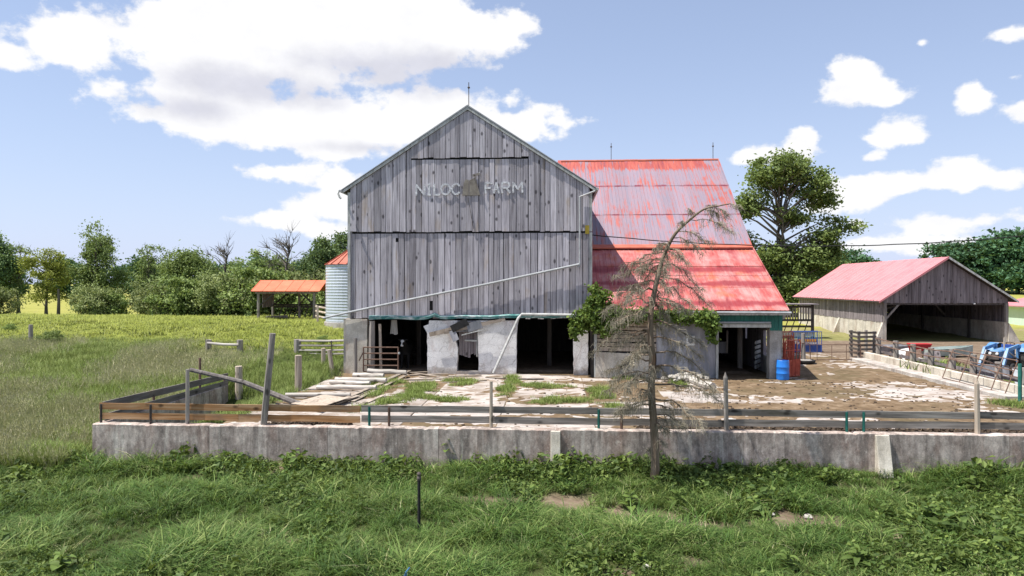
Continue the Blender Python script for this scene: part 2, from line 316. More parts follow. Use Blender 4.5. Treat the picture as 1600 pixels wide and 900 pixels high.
M['red_paint'] = mottled('red_paint', [(.3, (.26, .045, .03)), (.5, (.44, .085, .05)), (.72, (.52, .22, .16))], (4, 4, 2), 6, .6, .1)
M['red_plain'] = mottled('red_plain', [(.3, (.35, .02, .025)), (.7, (.48, .03, .035))], (3, 3, 3), 3, .6, .1)
M['green_paint'] = mottled('green_paint', [(.3, (.015, .10, .085)), (.7, (.03, .17, .14))], (4, 4, 4), 4, .5, .1)
M['blue_plastic'] = mottled('blue_plastic', [(.3, (.015, .15, .58)), (.7, (.025, .22, .70))], (4, 4, 1.5), 5, .4, .08, spec=.5)
M['blue_paint'] = mottled('blue_paint', [(.3, (.04, .13, .30)), (.5, (.07, .21, .43)), (.68, (.20, .27, .34))], (4, 4, 4), 5, .45, .08, spec=.5)
M['blue_dark'] = mottled('blue_dark', [(.3, (.02, .05, .22)), (.7, (.045, .10, .33))], (4, 4, 4), 5, .55, .08)
M['yellow_rim'] = mottled('yellow_rim', [(.3, (.50, .22, .03)), (.7, (.66, .33, .06))], (5, 5, 5), 5, .55, .1)
M['rubber'] = mottled('rubber', [(.3, (.018, .017, .017)), (.7, (.045, .042, .04))], (5, 5, 5), 4, .85, .2)
M['pipe'] = mottled('pipe', [(.3, (.34, .34, .33)), (.5, (.46, .46, .45)), (.7, (.58, .58, .57))], (5, 5, 5), 5, .6, .1)
M['white_paint'] = mottled('white_paint', [(.3, (.66, .66, .65)), (.7, (.78, .78, .77))], (4, 4, 4), 4, .5, .05)
M['mint'] = mottled('mint', [(.3, (.46, .60, .50)), (.7, (.54, .66, .56))], (3, 3, 1), 4, .7, .05)
M['letter'] = mottled('letter', [(.3, (.34, .34, .35)), (.5, (.56, .56, .57)), (.65, (.80, .80, .80))], (9, 9, 9), 4, .45, .1, spec=.5, metal=.2)
M['emblem'] = mottled('emblem', [(.3, (.16, .14, .12)), (.7, (.29, .265, .225))], (4, 4, 4), 5, .85, .2)
M['yellow_sign'] = mottled('yellow_sign', [(.3, (.42, .30, .03)), (.7, (.55, .42, .08))], (6, 6, 6), 4, .6, .1)
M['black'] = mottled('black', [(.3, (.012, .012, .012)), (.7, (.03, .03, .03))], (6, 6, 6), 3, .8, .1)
M['glass'] = mottled('glass', [(.3, (.03, .04, .05)), (.7, (.06, .08, .10))], (2, 2, 2), 2, .08, 0, spec=.6)
M['cloth'] = mottled('cloth', [(.3, (.40, .39, .37)), (.7, (.58, .57, .55))], (8, 8, 2), 5, .95, .3)
M['tarp'] = mottled('tarp', [(.3, (.25, .31, .29)), (.7, (.42, .48, .46))], (2, 2, 2), 5, .7, .2)
M['rock'] = mottled('rock', [(.3, (.26, .235, .20)), (.5, (.45, .42, .375)), (.7, (.60, .58, .54))], (5, 5, 5), 6, .92, .5, .02, tone=(.8, 1.1))
M['manure'] = mottled('manure', [(.3, (.05, .036, .026)), (.6, (.12, .085, .06)), (.8, (.24, .18, .13))], (7, 7, 7), 7, .97, .9, .05, tone=(.7, 1.2))
def leafmat(name, cols, trans=.35, noise_sc=.5, obj_tone=(.85, 1.15), rough=.6, up=0.0):
    m, n = newmat(name); p = n.pos()
    g = n.m('ADD', n.m('MULTIPLY', n.noise(p, noise_sc, 3, .6), .55), n.m('MULTIPLY', n.island(), .45))
    c = n.ramp(g, [(.25, cols[0]), (.5, cols[1]), (.75, cols[2])])
    c = n._sc(c, n.lin(n.rnd(), 0, 1, *obj_tone))
    b = n.n('ShaderNodeBsdfPrincipled', None, {'Base Color': c, 'Roughness': rough, 'Specular IOR Level': .25})
    if up:
        nn = n.vm('NORMALIZE', n.vm('ADD', n._sc(n.n('ShaderNodeNewGeometry').outputs['Normal'], 1 - up), (0, 0, up))); n.L.new(nn, b.inputs['Normal'])
    t = n.n('ShaderNodeBsdfTranslucent', None, {'Color': n.mix(.5, c, (.18, .22, .03))})
    x = n.n('ShaderNodeMixShader', None, {0: trans}); n.L.new(b.outputs[0], x.inputs[1]); n.L.new(t.outputs[0], x.inputs[2])
    o = n.n('ShaderNodeOutputMaterial'); n.L.new(x.outputs[0], o.inputs[0]); return m
M['leaf_tree'] = leafmat('leaf_tree', ((.10, .155, .04), (.19, .265, .075), (.31, .39, .13)), .35, .35, (.75, 1.25), .6, .3)
M['leaf_dark'] = leafmat('leaf_dark', ((.07, .13, .045), (.13, .215, .075), (.21, .30, .11)), .3, .3, (.75, 1.2), .6, .3)
M['leaf_yellow'] = leafmat('leaf_yellow', ((.20, .23, .045), (.29, .32, .065), (.38, .41, .11)), .4, .4, (.85, 1.15))
M['leaf_brush'] = leafmat('leaf_brush', ((.13, .175, .065), (.22, .265, .10), (.32, .36, .15)), .35, .5, (.75, 1.2), .6, .3)
M['leaf_far'] = leafmat('leaf_far', ((.038, .10, .05), (.065, .15, .072), (.105, .205, .10)), .25, .12, (.75, 1.2))
M['leaf_vine'] = leafmat('leaf_vine', ((.075, .13, .025), (.13, .205, .04), (.22, .30, .075)), .35, 1.5, (.9, 1.1))
M['leaf_weed'] = leafmat('leaf_weed', ((.05, .09, .022), (.10, .155, .035), (.19, .25, .065)), .3, .9, (.7, 1.3))
M['grass_fg'] = leafmat('grass_fg', ((.042, .092, .018), (.10, .18, .038), (.28, .33, .11)), .35, .55, (.62, 1.35))
M['grass_tall'] = leafmat('grass_tall', ((.12, .18, .036), (.19, .25, .06), (.29, .33, .12)), .3, .25, (.8, 1.2), .6, .55)
M['grass_seed'] = leafmat('grass_seed', ((.34, .36, .15), (.48, .46, .25), (.62, .57, .40)), .3, .3, (.85, 1.15), .6, .5)
M['grass_pasture'] = leafmat('grass_pasture', ((.20, .25, .045), (.28, .33, .06), (.37, .40, .10)), .25, .25, (.85, 1.15), .6, .75)
# ------------------------------------------------------------------ terrain
HL = [(-60, -1.6), (10, -1.45), (21, -1.25), (28, -.55), (34, .05), (40, 1.0), (46, 1.95), (52, 2.0), (60, 1.75), (80, 1.5), (150, .8), (260, 0), (500, 1), (4000, 8)]
HR = [(-60, -1.6), (10, -1.45), (21.6, -1.32), (21.9, .08), (60, .1), (100, 1.2), (150, 3.1), (250, 5), (4000, 8)]
def height(x, y):
    h = lerp(interp(y, HL), interp(y, HR), sm(-13, -8.5, x) if y < 60 else sm(-13, 14, x))
    if -14.75 < x < 17.8 and 21.75 < y < 36.5:
        pit = lerp(-1.25, -.12, sm(-13.9, -10.9, x))
        if x > -10.9: h = -.25
        else: h = lerp(pit, min(h, .0) if y < 34 else h, sm(27.5, 33, y))
    elif 10 < x < 17.8 and y >= 36.5 and y < 60: h = -.1
    a = .05 if y < 21.7 else .07
    if not (x > -10.9 and 21.75 < y < 60): h += fbm(x, y, .35, 4) * a * 2 + fbm(x + 40, y, 1.4, 3) * a * .5
    if y < 21.7: h += .22 * math.exp(-((y - 21.7) / 1.3) ** 2) * (1 + .8 * fbm(x, 3, .3, 3))
    return h
BARE = [(-1.69, 19.12, 1.31, 0.62), (0.40, 19.19, 0.87, 0.85), (1.97, 18.57, 1.17, 0.43), (3.39, 17.80, 0.96, 0.39), (5.98, 18.06, 1.44, 0.79), (-6.24, 16.14, 0.33, 0.33), (3.05, 15.27, 0.30, 0.36), (1.29, 14.66, 0.29, 0.33), (8.08, 16.92, 0.42, 0.38), (-8.33, 21.02, 0.39, 0.42), (-10.80, 20.38, 0.47, 0.40)]
def bare(x, y):
    b = 0
    for (cx, cy, rx, ry) in BARE:
        q = 1 - math.sqrt(((x - cx) / rx) ** 2 + ((y - cy) / ry) ** 2)
        b = max(b, q + .45 * fbm(x, y, 1.5, 3))
    return b
def axis(parts):
    out = []
    for a, b, s in parts:
        k = max(1, round((b - a) / s)); out += [a + (b - a) * i / k for i in range(k)]
    return out + [parts[-1][1]]
xs = axis([(-3000, -600, 300), (-600, -120, 40), (-120, -50, 5), (-50, -14.95, .6), (-14.95, -14.62, .33), (-14.62, 24, .5), (24, 60, 1.2), (60, 160, 5), (160, 600, 40), (600, 3000, 300)])
ys = axis([(-200, 4, 12), (4, 11, 1), (11, 21.62, .4), (21.62, 21.95, .33), (21.95, 50, .55), (50, 75, 1.2), (75, 160, 4), (160, 400, 15), (400, 4500, 300)])
mb = MB(); nx = len(xs)
for y in ys:
    for x in xs: mb.v.append((x, y, height(x, y)))
for j in range(len(ys) - 1):
    for i in range(nx - 1): a = j * nx + i; mb.f.append((a, a + 1, a + nx + 1, a + nx))
def groundmat():
    m, n = newmat('ground'); p = n.pos(); sx = n.n('ShaderNodeSeparateXYZ', None, {0: p})
    at = n.n('ShaderNodeVertexColor', {'layer_name': 'bare'}).outputs[0]
    fine = n.noise(p, 3.5, 8, .65); mid = n.noise(p, .5, 6, .6); big = n.noise(p, .06, 4, .55)
    gr = n.ramp(n.m('ADD', n.m('MULTIPLY', fine, .6), n.m('MULTIPLY', mid, .4)), [(.3, (.022, .03, .009)), (.5, (.04, .055, .015)), (.68, (.075, .085, .03))])
    past = n.ramp(n.m('ADD', n.m('MULTIPLY', fine, .4), n.m('MULTIPLY', mid, .6)), [(.3, (.14, .17, .036)), (.5, (.21, .24, .05)), (.7, (.29, .30, .085))])
    field = n.ramp(n.m('ADD', n.m('MULTIPLY', mid, .4), n.m('MULTIPLY', big, .6)), [(.35, (.21, .215, .05)), (.5, (.27, .265, .065)), (.65, (.32, .30, .09))])
    soil = n.ramp(n.m('ADD', n.m('MULTIPLY', fine, .6), n.m('MULTIPLY', mid, .4)), [(.3, (.085, .06, .042)), (.5, (.165, .122, .088)), (.7, (.27, .215, .165))])
    yy = n.m('ADD', sx.outputs[1], n.m('MULTIPLY', n.m('SUBTRACT', mid, .5), 5.0))
    c = n.mix(n.ss(yy, 37, 41), gr, past); c = n.mix(n.ss(yy, 60, 74), c, field)
    c = n.mix(n.m('MULTIPLY', n.ss(n.noise(p, .9, 6, .65), .60, .70), n.ss(sx.outputs[1], 30, 36)), c, (.27, .215, .14))
    c = n.mix(at, c, soil)
    n.out(c, .97, n.bump(fine, .8, .05), spec=.1); return m
ground = mb.obj('ground', groundmat(), smooth=True); struct(ground)
vc = ground.data.color_attributes.new('bare', 'FLOAT_COLOR', 'POINT')
for i, v in enumerate(ground.data.vertices):
    b = 0.0
    if 10 < v.co.y < 21.7: b = sm(-.05, .25, bare(v.co.x, v.co.y))
    elif v.co.x > 17 and v.co.y < 70 and v.co.y > 21: b = 1.0 if v.co.y < 58 else .5
    elif v.co.x > -11 and v.co.y < 60 and v.co.y > 21.7: b = 1
    vc.data[i].color = (b, b, b, 1)

# ------------------------------------------------------------------ yard: broken concrete slabs under drifted dirt
rg = R(5)
yard = struct(bpy.data.objects.new('yard', None)); COL.objects.link(yard)
def slab(x0, y0, x1, y1):
    b = MB(); k = 6; top = []
    dz = rg.uniform(-.012, .01); tx, ty = rg.uniform(-.006, .006), rg.uniform(-.006, .006)
    x0 += .012; y0 += .012; x1 -= .012; y1 -= .012
    b.box((x0, y0, -.2), (x1, y1, 0))
    b.v = [(x, y, z if z < -.1 else dz + tx * (x - x0) + ty * (y - y0)) for x, y, z in b.v]
    b.obj('slab', M['slab'], yard, bevel=.012)
yrow = [21.96, 24.7, 27.6, 30.4, 33.1, 36.0]
xcol = [-10.9, -8.2, -5.0, -1.9, 1.3, 4.4, 7.6, 10.9, 14.2, 17.75]
for j in range(5):
    for i in range(9):
        y1 = yrow[j + 1]
        if 1.3 <= xcol[i] < 10.8: y1 = min(y1, 34.6)
        slab(xcol[i], yrow[j], xcol[i + 1], y1)
for y0, y1 in ((36.0, 39), (39, 42), (42, 45.5), (45.5, 50), (50, 56.8)):
    for x0, x1 in ((11.1, 14.2), (14.2, 17.75)): slab(x0, y0, x1, y1)
GP = [(-5.85, 30.86, 0.79, 1.92), (-5.90, 28.36, 0.78, 1.29), (-2.12, 30.33, 0.38, 2.96), (-2.03, 33.38, 0.48, 1.78), (0.32, 27.48, 1.50, 0.90), (1.95, 29.68, 0.54, 2.11), (-0.49, 31.58, 1.03, 0.79), (0.60, 36.99, 1.51, 1.09), (-4.37, 32.58, 0.89, 1.06), (-7.84, 31.94, 0.88, 1.65), (-7.17, 25.33, 0.59, 0.91), (-6.39, 27.07, 0.40, 0.89), (5.67, 32.77, 0.44, 1.27), (2.29, 25.91, 0.58, 0.93), (20.11, 44.92, 0.55, 1.57), (17.23, 27.92, 0.44, 0.60), (3.65, 34.41, 0.93, 0.93), (-4.20, 27.51, 1.01, 0.61), (-7.55, 29.63, 0.38, 2.14)]
def ygrass(x, y):
    b = -1
    for (cx, cy, rx, ry) in GP: b = max(b, 1 - math.sqrt(((x - cx) / rx) ** 2 + ((y - cy) / ry) ** 2))
    return b + .7 * fbm(x, y, 1.1, 3)
WHITE = [(0.94, 31.47, 1.99, 1.57), (-4.47, 29.29, 2.41, 1.55), (-0.22, 34.64, 1.88, 1.20), (-7.17, 25.33, 1.40, 1.82), (-6.42, 30.82, 1.13, 1.16), (-2.03, 25.65, 3.73, 1.19), (15.07, 32.72, 2.59, 2.50), (15.34, 29.98, 2.37, 2.09), (7.31, 26.22, 1.86, 1.08), (5.89, 28.28, 1.52, 0.94), (3.27, 27.36, 0.99, 1.04), (-0.36, 23.35, 5.50, 0.65), (5.57, 23.71, 1.69, 0.44), (-3.43, 25.56, 2.80, 1.32), (2.29, 34.80, 0.94, 1.45)]
BROWN = [(10.01, 31.07, 3.04, 2.27), (14.08, 36.75, 2.60, 3.72), (8.31, 32.93, 1.76, 2.14), (-7.33, 35.19, 2.26, 1.00), (11.57, 27.15, 2.88, 1.29), (13.61, 25.34, 2.66, 0.86), (2.73, 32.59, 1.18, 1.26)]
def dirt_h(x, y):
    n1 = fbm(x, y * 1.15, .55, 5); n2 = fbm(x + 20, y, 2.6, 4)
    bias = lerp(.0, .30, sm(3.0, 8.5, x + .9 * fbm(x, y, .4, 2)))
    for (cx, cy, rx, ry) in WHITE:
        q = 1 - ((x - cx) / rx) ** 2 - ((y - cy) / ry) ** 2
        if q > 0: bias -= .5 * min(1, q * 1.6)
    for (cx, cy, rx, ry) in BROWN:
        q = 1 - ((x - cx) / rx) ** 2 - ((y - cy) / ry) ** 2
        if q > 0: bias += .7 * min(1, q * 1.6)
    g = ygrass(x, y)
    if g > 0: bias += .5
    return .035 * (bias + .75 * n1 + .8 * n2)
mb = MB(); st = .13; X = []; idx = {}
def yard_in(x, y):
    if x < -10.9 or x > 17.8 or y < 21.96: return False
    if y > 35.7 and x < 1.8: return False
    if y > 34.7 and 1.8 <= x < 11.05: return False
    return y < 57
j = 0; y = 21.97
grid = []
while y < 57:
    row = []
    dy = st if y < 36 else .3
    x = -10.9
    while x <= 17.8:
        row.append((x, y)); x += st if y < 36 else .3
    grid.append(row); y += dy
def addgrid(rows):
    k = len(mb.v); w = len(rows[0])
    for r_ in rows:
        for (x, y) in r_: mb.v.append((x, y, dirt_h(x, y)))
    for a in range(len(rows) - 1):
        for b in range(w - 1):
            x, y = rows[a][b]
            if yard_in(x, y): i = k + a * w + b; mb.f.append((i, i + 1, i + w + 1, i + w))
near = [r_ for r_ in grid if len(r_) == len(grid[0])]; fars = [r_ for r_ in grid if len(r_) != len(grid[0])]
addgrid(near); addgrid([[(q[0], near[-1][0][1]) for q in fars[0]]] + fars)
struct(mb.obj('dirt', M['dirt'], smooth=True))

# ------------------------------------------------------------------ front concrete wall and the return wall
wall = thing('concrete_wall', 'long stained grey concrete retaining wall across the front of the barnyard', 'wall', (0, 21.8, 0))
rg = R(8)
cut = [-14.75, -10.9, -7.1, -3.6, .02, 3.7, 6.9, 9.7, 13.4, 17.6, 22.0, 27.0]
for a, b in zip(cut, cut[1:]):
    w = MB(); k = 34; pr = []
    for i in range(k + 1):
        x = lerp(a + .006, b - .006, i / k); zt = .12 + .02 * fbm(x, 0, .6, 3) + .014 * fbm(x, 7, 3.5, 3) - (.035 if rg.random() < .05 else 0); fy = .012 * fbm(x, 3, 2.0, 3)
        w.v += [(x, 21.62, -1.9), (x, 21.62 + fy, zt - .025), (x, 21.65 + fy, zt), (x, 21.95, zt), (x, 21.95, -1.9)]
    for i in range(k):
        for q in range(4): c = i * 5 + q; w.f.append((c, c + 5, c + 6, c + 1))
    w.f.append((0, 1, 2, 3, 4)); c = k * 5; w.f.append((c + 4, c + 3, c + 2, c + 1, c))
    w.obj('wall_section', M['concrete_wall'], wall)
for x0, wd, lean in ((.02, .30, .16), (9.72, .40, .42)):
    w = MB(); w.prism([(x0 - wd / 2, 21.619, .09), (x0 - wd / 2, 21.54, .09), (x0 - wd / 2, 21.5 - lean, -1.9), (x0 - wd / 2, 21.619, -1.9)], (wd, 0, 0))
    w.obj('buttress', M['concrete_pale'], wall, bevel=.015, label='tan concrete buttress leaning against the grey wall')
rw = thing('concrete_wall', 'weathered side wall of concrete running back on the left end of the barnyard', 'wall', (-14.78, 21.96, 0))
for a, b in ((21.96, 25.0), (25.0, 28.0), (28.0, 30.75)):
    w = MB(); w.box((-14.95, a + .005, -1.9), (-14.62, b - .005, .07)); w.obj('wall_section', M['concrete_wall'], rw, bevel=.02)

# ------------------------------------------------------------------ the barn
barn = thing('barn', 'big weathered grey gabled barn with a faded red metal roofed wing', 'barn', (-4.4, 36, 0))
FY = 35.6; PX = -4.42; PZ = 13.42; SL = .646
def roofz(x): return PZ - SL * abs(x - PX)
rg = R(21)
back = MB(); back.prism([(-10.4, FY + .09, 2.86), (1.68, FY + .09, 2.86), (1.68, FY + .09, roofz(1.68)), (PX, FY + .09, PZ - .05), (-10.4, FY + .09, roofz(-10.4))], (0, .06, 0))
back.obj('dark_backing', M['black'], barn)  # black sheet painted as the shade seen through board gaps and holes
def board(x0, x1, zb, zt, y, name='board', mat='barn_wood', parent=barn, th=.028):
    b = MB(); t0 = zt(x0) if callable(zt) else zt; t1 = zt(x1) if callable(zt) else zt
    tl = rg.uniform(-.006, .006); b0 = zb + rg.uniform(-.03, .03)
    poly = [(x0, y, b0), (x1, y, b0 + rg.uniform(-.012, .012)), (x1 + tl, y, t1)]
    if callable(zt) and x0 < PX < x1: poly.append((PX, y, zt(PX)))
    poly.append((x0 + tl, y, t0)); b.prism(poly, (0, th, 0)); b.obj(name, M[mat], parent)
def tier(xa, xb, zb, zt, y, holes=()):
    x = xa
    while x < xb - .08:
        w = rg.uniform(.23, .37); x1 = min(x + w, xb)
        if xb - x1 < .15: x1 = xb
        yy = y + rg.uniform(-.012, .012); done = False
        for (hx, h0, h1) in holes:
            if x <= hx < x1:
                board(x + .005, x1 - .16, zb, zt, yy); board(x1 - .15, x1 - .005, zb, h0, yy); board(x1 - .15, x1 - .005, h1, zt, yy); done = True
        if not done: board(x + .006, x1 - rg.choice((.006, .012, .018, .028)), zb, zt, yy)
        x = x1
tier(-10.48, 1.74, 2.86, 7.175, FY, holes=((-8.27, 6.75, 6.97), (-6.25, 3.25, 3.72)))
tier(-10.48, -7.31, 7.27, lambda x: roofz(x), FY - .045)
tier(-7.31, -1.33, 7.27, 10.93, FY - .045)
tier(-1.33, 1.74, 7.27, lambda x: roofz(x), FY - .045)
tier(-7.33, -1.31, 11.02, lambda x: roofz(x), FY - .09)
for x, z0, z1, l in ((-10.55, 2.85, 7.25, 0), (-10.55, 7.27, 9.3, 0), (1.80, 2.95, 7.2, 0), (1.80, 7.25, 9.25, 0)):
    b = MB(); b.box((x - .07, FY - .05, z0), (x + .07, FY + .06, z1)); b.obj('corner_board', M['trim'], barn)
for sgn, xe in ((-1, -10.88), (1, 2.05)):
    ze = roofz(xe) + .14
    b = MB(); b.prism([(PX, FY - .135, PZ + .17), (xe, FY - .135, ze), (xe, FY - .135, ze - .14), (PX, FY - .135, PZ + .02)], (0, .04, 0)); b.obj('rake_board', M['trim'], barn)
    b = MB(); b.prism([(PX, FY - .15, PZ + .27), (xe + sgn * .06, FY - .15, ze + .08 - .04), (xe + sgn * .06, FY - .15, ze + .0), (PX, FY - .15, PZ + .19)], (0, 14.2, 0)); b.obj('roof_slope', M['steel'], barn)
    b = MB(); b.prism([(PX, FY - .095, PZ + .17), (xe, FY - .095, ze), (xe, FY - .095, ze - .05), (PX, FY - .095, PZ + .11)], (0, 14, 0)); b.obj('soffit', M['dark_wood'], barn)
    g = MB(); g.tube([(xe + sgn * .08, FY - .22, ze - .03), (xe + sgn * .08, FY + 8, ze - .03)], .07, 8); g.obj('gutter', M['trim'], barn)
b = MB(); b.tube([(-10.98, FY - .3, 9.38), (-11.02, FY - .35, 9.2), (-10.93, FY - .38, 9.02), (-10.86, FY - .38, 8.95)], .05, 8); b.obj('gutter_elbow', M['trim'], barn)
# side walls of the wing
for x0, x1 in ((-10.52, -10.42), (1.66, 1.76)):
    b = MB(); b.box((x0, FY + .07, 2.8), (x1, 49, 9.35)); b.obj('side_wall', M['barn_wood'], barn)
# downspout
dp = MB(); dp.tube([(2.0, FY - .2, 9.25), (1.25, FY - .16, 8.98), (1.25, FY - .16, 5.55), (1.15, FY - .17, 5.42)], .05, 8); dp.obj('downspout', M['steel'], barn)
dp = MB(); dp.tube([(1.22, 35.42, 5.59), (-3.45, 35.42, 4.59), (-8.03, 35.42, 3.68), (-10.52, 35.42, 3.15), (-11.85, 35.42, 2.85)], .055, 8); dp.obj('drain_pipe', M['steel'], barn)
dp = MB(); dp.tube([(0.83, 35.15, 3.06), (-1.66, 35.15, 3.09), (-1.82, 35.1, 2.9), (-3.05, 34.9, 0.17)], .065, 8); dp.obj('drain_pipe', M['pipe'], barn, label='white pipe slanting down the white plastered wall')
# lightning rods
def rod(x, y, z, h):
    b = MB(); b.tube([(x, y, z), (x, y, z + h)], .022, 6); r_ = b.obj('lightning_rod', M['dark_iron'], barn)
    b = MB(); b.lathe([(.0, -.07), (.06, -.03), (.07, 0), (.06, .03), (0, .07)], 10, (x, y, z + h * .8)); b.obj('ball', M['dark_iron'], r_, smooth=True)
rod(PX, 36.0, PZ + .2, 1.35); rod((3.86, 48.7, 12.92)[0], 48.7, 13.0, 1.3); rod(10.75, 48.7, 13.0, 1.25)
# sign plate
b = MB(); b.box((1.52, FY - .085, 7.12), (1.72, FY - .06, 7.55)); b.obj('sign_plate', M['yellow_sign'], barn)
# lettering: strips of pale tin
LY = FY - .085
def strokes(name, segs, x, z, w, h):
    b = MB()
    for (a, c) in zip(segs[::2], segs[1::2]):
        b.beam((x + a[0] * w, LY, z + a[1] * h), (x + c[0] * w, LY, z + c[1] * h), .03, .075, up=(0, -1, 0) if False else (0, 0, 1))
    return b
def letter(ch, x0, x1, z, h):
    w = x1 - x0; b = MB()
    def seg(*pts):
        for a, c in zip(pts, pts[1:]):
            p = Vector((x0 + a[0] * w, LY, z + a[1] * h)); q = Vector((x0 + c[0] * w, LY, z + c[1] * h)); d = (q - p).normalized(); s_ = Vector((-d.z, 0, d.x)) * .048
            p -= d * .02; q += d * .02
            ly = Vector((0, -.0025 * len(b.f) / 6, 0)); b.prism([p + s_ + ly, q + s_ + ly, q - s_ + ly, p - s_ + ly], (0, .022, 0) if False else (0, .02, 0))
    def arc(cx, cz, r0, r1, a0, a1, k=12): seg(*[(cx + r0 * math.cos(rad(lerp(a0, a1, i / k))), cz + r1 * math.sin(rad(lerp(a0, a1, i / k)))) for i in range(k + 1)])
    if ch == 'N': seg((0, 0), (0, 1), (1, 0), (1, 1))
    elif ch == 'I': seg((.5, 0), (.5, 1)); seg((.1, 0), (.9, 0)); seg((.2, 1), (.8, 1))
    elif ch == 'L': seg((.1, 1), (.1, 0), (1, 0))
    elif ch == 'O': arc(.5, .5, .5, .5, 0, 360, 16)
    elif ch == 'C': arc(.5, .5, .5, .5, 40, 320, 14)
    elif ch == 'F': seg((0, 0), (0, 1), (1, 1)); seg((0, .52), (.8, .52))
    elif ch == 'A': seg((0, 0), (.5, 1), (1, 0)); seg((.22, .38), (.78, .38))
    elif ch == 'R': seg((0, 0), (0, 1), (.6, 1)); arc(.58, .75, .36, .25, 90, -90, 8); seg((.58, .5), (0, .5)); seg((.5, .5), (1, 0))
    elif ch == 'M': seg((0, 0), (0, 1), (.5, .35), (1, 1), (1, 0))
    b.obj('letter', M['letter'], barn)
zl = 9.13; lx = lambda px: -7.08 + (px - 650) * (7.08 - 1.58) / 168
for ch, a, c in (('N', 651, 664), ('I', 668, 674), ('L', 678, 687), ('O', 690, 704), ('C', 707, 720), ('F', 759, 769), ('A', 772, 780), ('R', 785, 797), ('M', 802, 816)):
    letter(ch, lx(a), lx(c), zl + .002 * (a - 650) * .3, .52)
b = MB(); b.prism([(lx(723), LY - .01, 9.1), (lx(733), LY - .01, 9.1), (lx(733), LY - .01, 9.88), (lx(728), LY - .01, 9.92), (lx(725), LY - .01, 9.7)], (0, .03, 0)); b.obj('emblem_panel', M['emblem'], barn)
b = MB(); b.prism([(lx(734), LY - .012, 9.1), (lx(750), LY - .012, 9.1), (lx(743), LY - .012, 10.0), (lx(734), LY - .012, 9.86)], (0, .03, 0)); b.obj('emblem_panel', M['emblem'], barn)
b = MB(); b.beam((lx(750), LY - .03, 9.12), (lx(742), LY - .03, 10.12), .05, .05); b.beam((lx(739), LY - .03, 10.1), (lx(750), LY - .03, 10.2), .05, .1); b.obj('emblem_arm', M['post_grey'], barn)
b = MB(); b.prism([(lx(745), LY - .05, 10.18), (lx(750), LY - .05, 10.13), (lx(750.5), LY - .05, 10.28)], (0, .02, 0)); b.obj('emblem_tip', M['white_paint'], barn)
b = MB(); b.beam((-4.4, LY, 9.0), (-4.12, LY, 7.4), .02, .03); b.obj('wire_strap', M['dark_iron'], barn)
# masonry at the stable level
def rough_block(name, poly, y0, y1, mat, parent=barn, label=None, amp=.02):
    pts = []
    for (a, c) in zip(poly, poly[1:] + poly[:1]):
        L = math.hypot(c[0] - a[0], c[1] - a[1]); k = max(1, int(L / .22))
        for i in range(k):
            t = i / k; j_ = amp if 0 < i else 0
            pts.append((a[0] + (c[0] - a[0]) * t + rg.uniform(-j_, j_), y0, a[1] + (c[1] - a[1]) * t + rg.uniform(-j_, j_) * .6))
    b = MB(); b.prism(pts, (0, y1 - y0, 0)); return b.obj(name, M[mat], parent, label=label)
rough_block('pier', [(-10.72, -.3), (-9.6, -.3), (-9.6, 2.8), (-10.72, 2.8)], FY - .06, FY + .5, 'concrete_pale', amp=.012)
b = MB(); b.box((-10.86, FY + .05, -.3), (-10.74, 48, 2.82)); b.obj('foundation', M['concrete_grey'], barn)
rough_block('plaster_wall', [(-6.5, -.1), (-4.98, -.1), (-4.98, .3), (-4.93, 1.3), (-5.1, 2.0), (-4.95, 2.74), (-6.4, 2.74), (-6.42, 2.55), (-6.7, 2.45), (-6.5, 2.1)], FY - .03, FY + .45, 'plaster')
rough_block('plaster_wall', [(-3.86, -.1), (-1.95, -.1), (-1.95, 1.4), (-1.9, 2.5), (-1.85, 2.74), (-4.0, 2.74), (-3.9, 2.0)], FY - .03, FY + .45, 'plaster')
rough_block('plaster_wall', [(-4.97, 2.15), (-3.95, 2.15), (-3.95, 2.74), (-4.97, 2.74)], FY + .02, FY + .4, 'grey_metal')
rough_block('sill', [(-5.0, -.12), (-3.84, -.12), (-3.84, .16), (-5.0, .16)], FY - .07, FY + .4, 'concrete_kerb', amp=.015)
rough_block('pillar', [(.94, -.15), (1.66, -.15), (1.66, 2.5), (.94, 2.5)], FY - .05, FY + .5, 'plaster', amp=.02)
b = MB(); b.box((.94, FY + .02, 2.5), (1.7, FY + .4, 2.84)); b.obj('lintel', M['dark_wood'], barn)
b = MB(); b.tube([(-9.38, FY - .02, -.1), (-9.36, FY - .02, 2.7)], [.17, .15], 8); b.obj('door_post', M['post_grey'], barn)
b = MB(); b.beam((-8.92, FY + .12, 0), (-8.98, FY + .12, 2.55), .12, .12); b.obj('door_post', M['post_pale'], barn)
# crumpled sheet-metal flashing above the openings
k = 34; b = MB()
for i in range(k + 1):
    x = lerp(-9.5, 1.0, i / k); zc = lerp(2.86, 3.0, i / k) + .05 * fbm(x, 5, .7, 3) + (.16 * math.exp(-((x + 6.15) / .22) ** 2))
    hh = .095 * (1 + .3 * fbm(x, 9, 1.2, 2)); yb = FY - .13 + .05 * fbm(x, 2, .9, 3)
    b.v += [(x, FY - .05, zc + hh), (x, yb, zc + .03), (x, yb + .02, zc - hh)]
for i in range(k):
    for q in range(2): c = i * 3 + q; b.f.append((c, c + 1, c + 4, c + 3))
fl = b.obj('flashing', M['trim_green'], barn); md = fl.modifiers.new('solid', 'SOLIDIFY'); md.thickness = .015
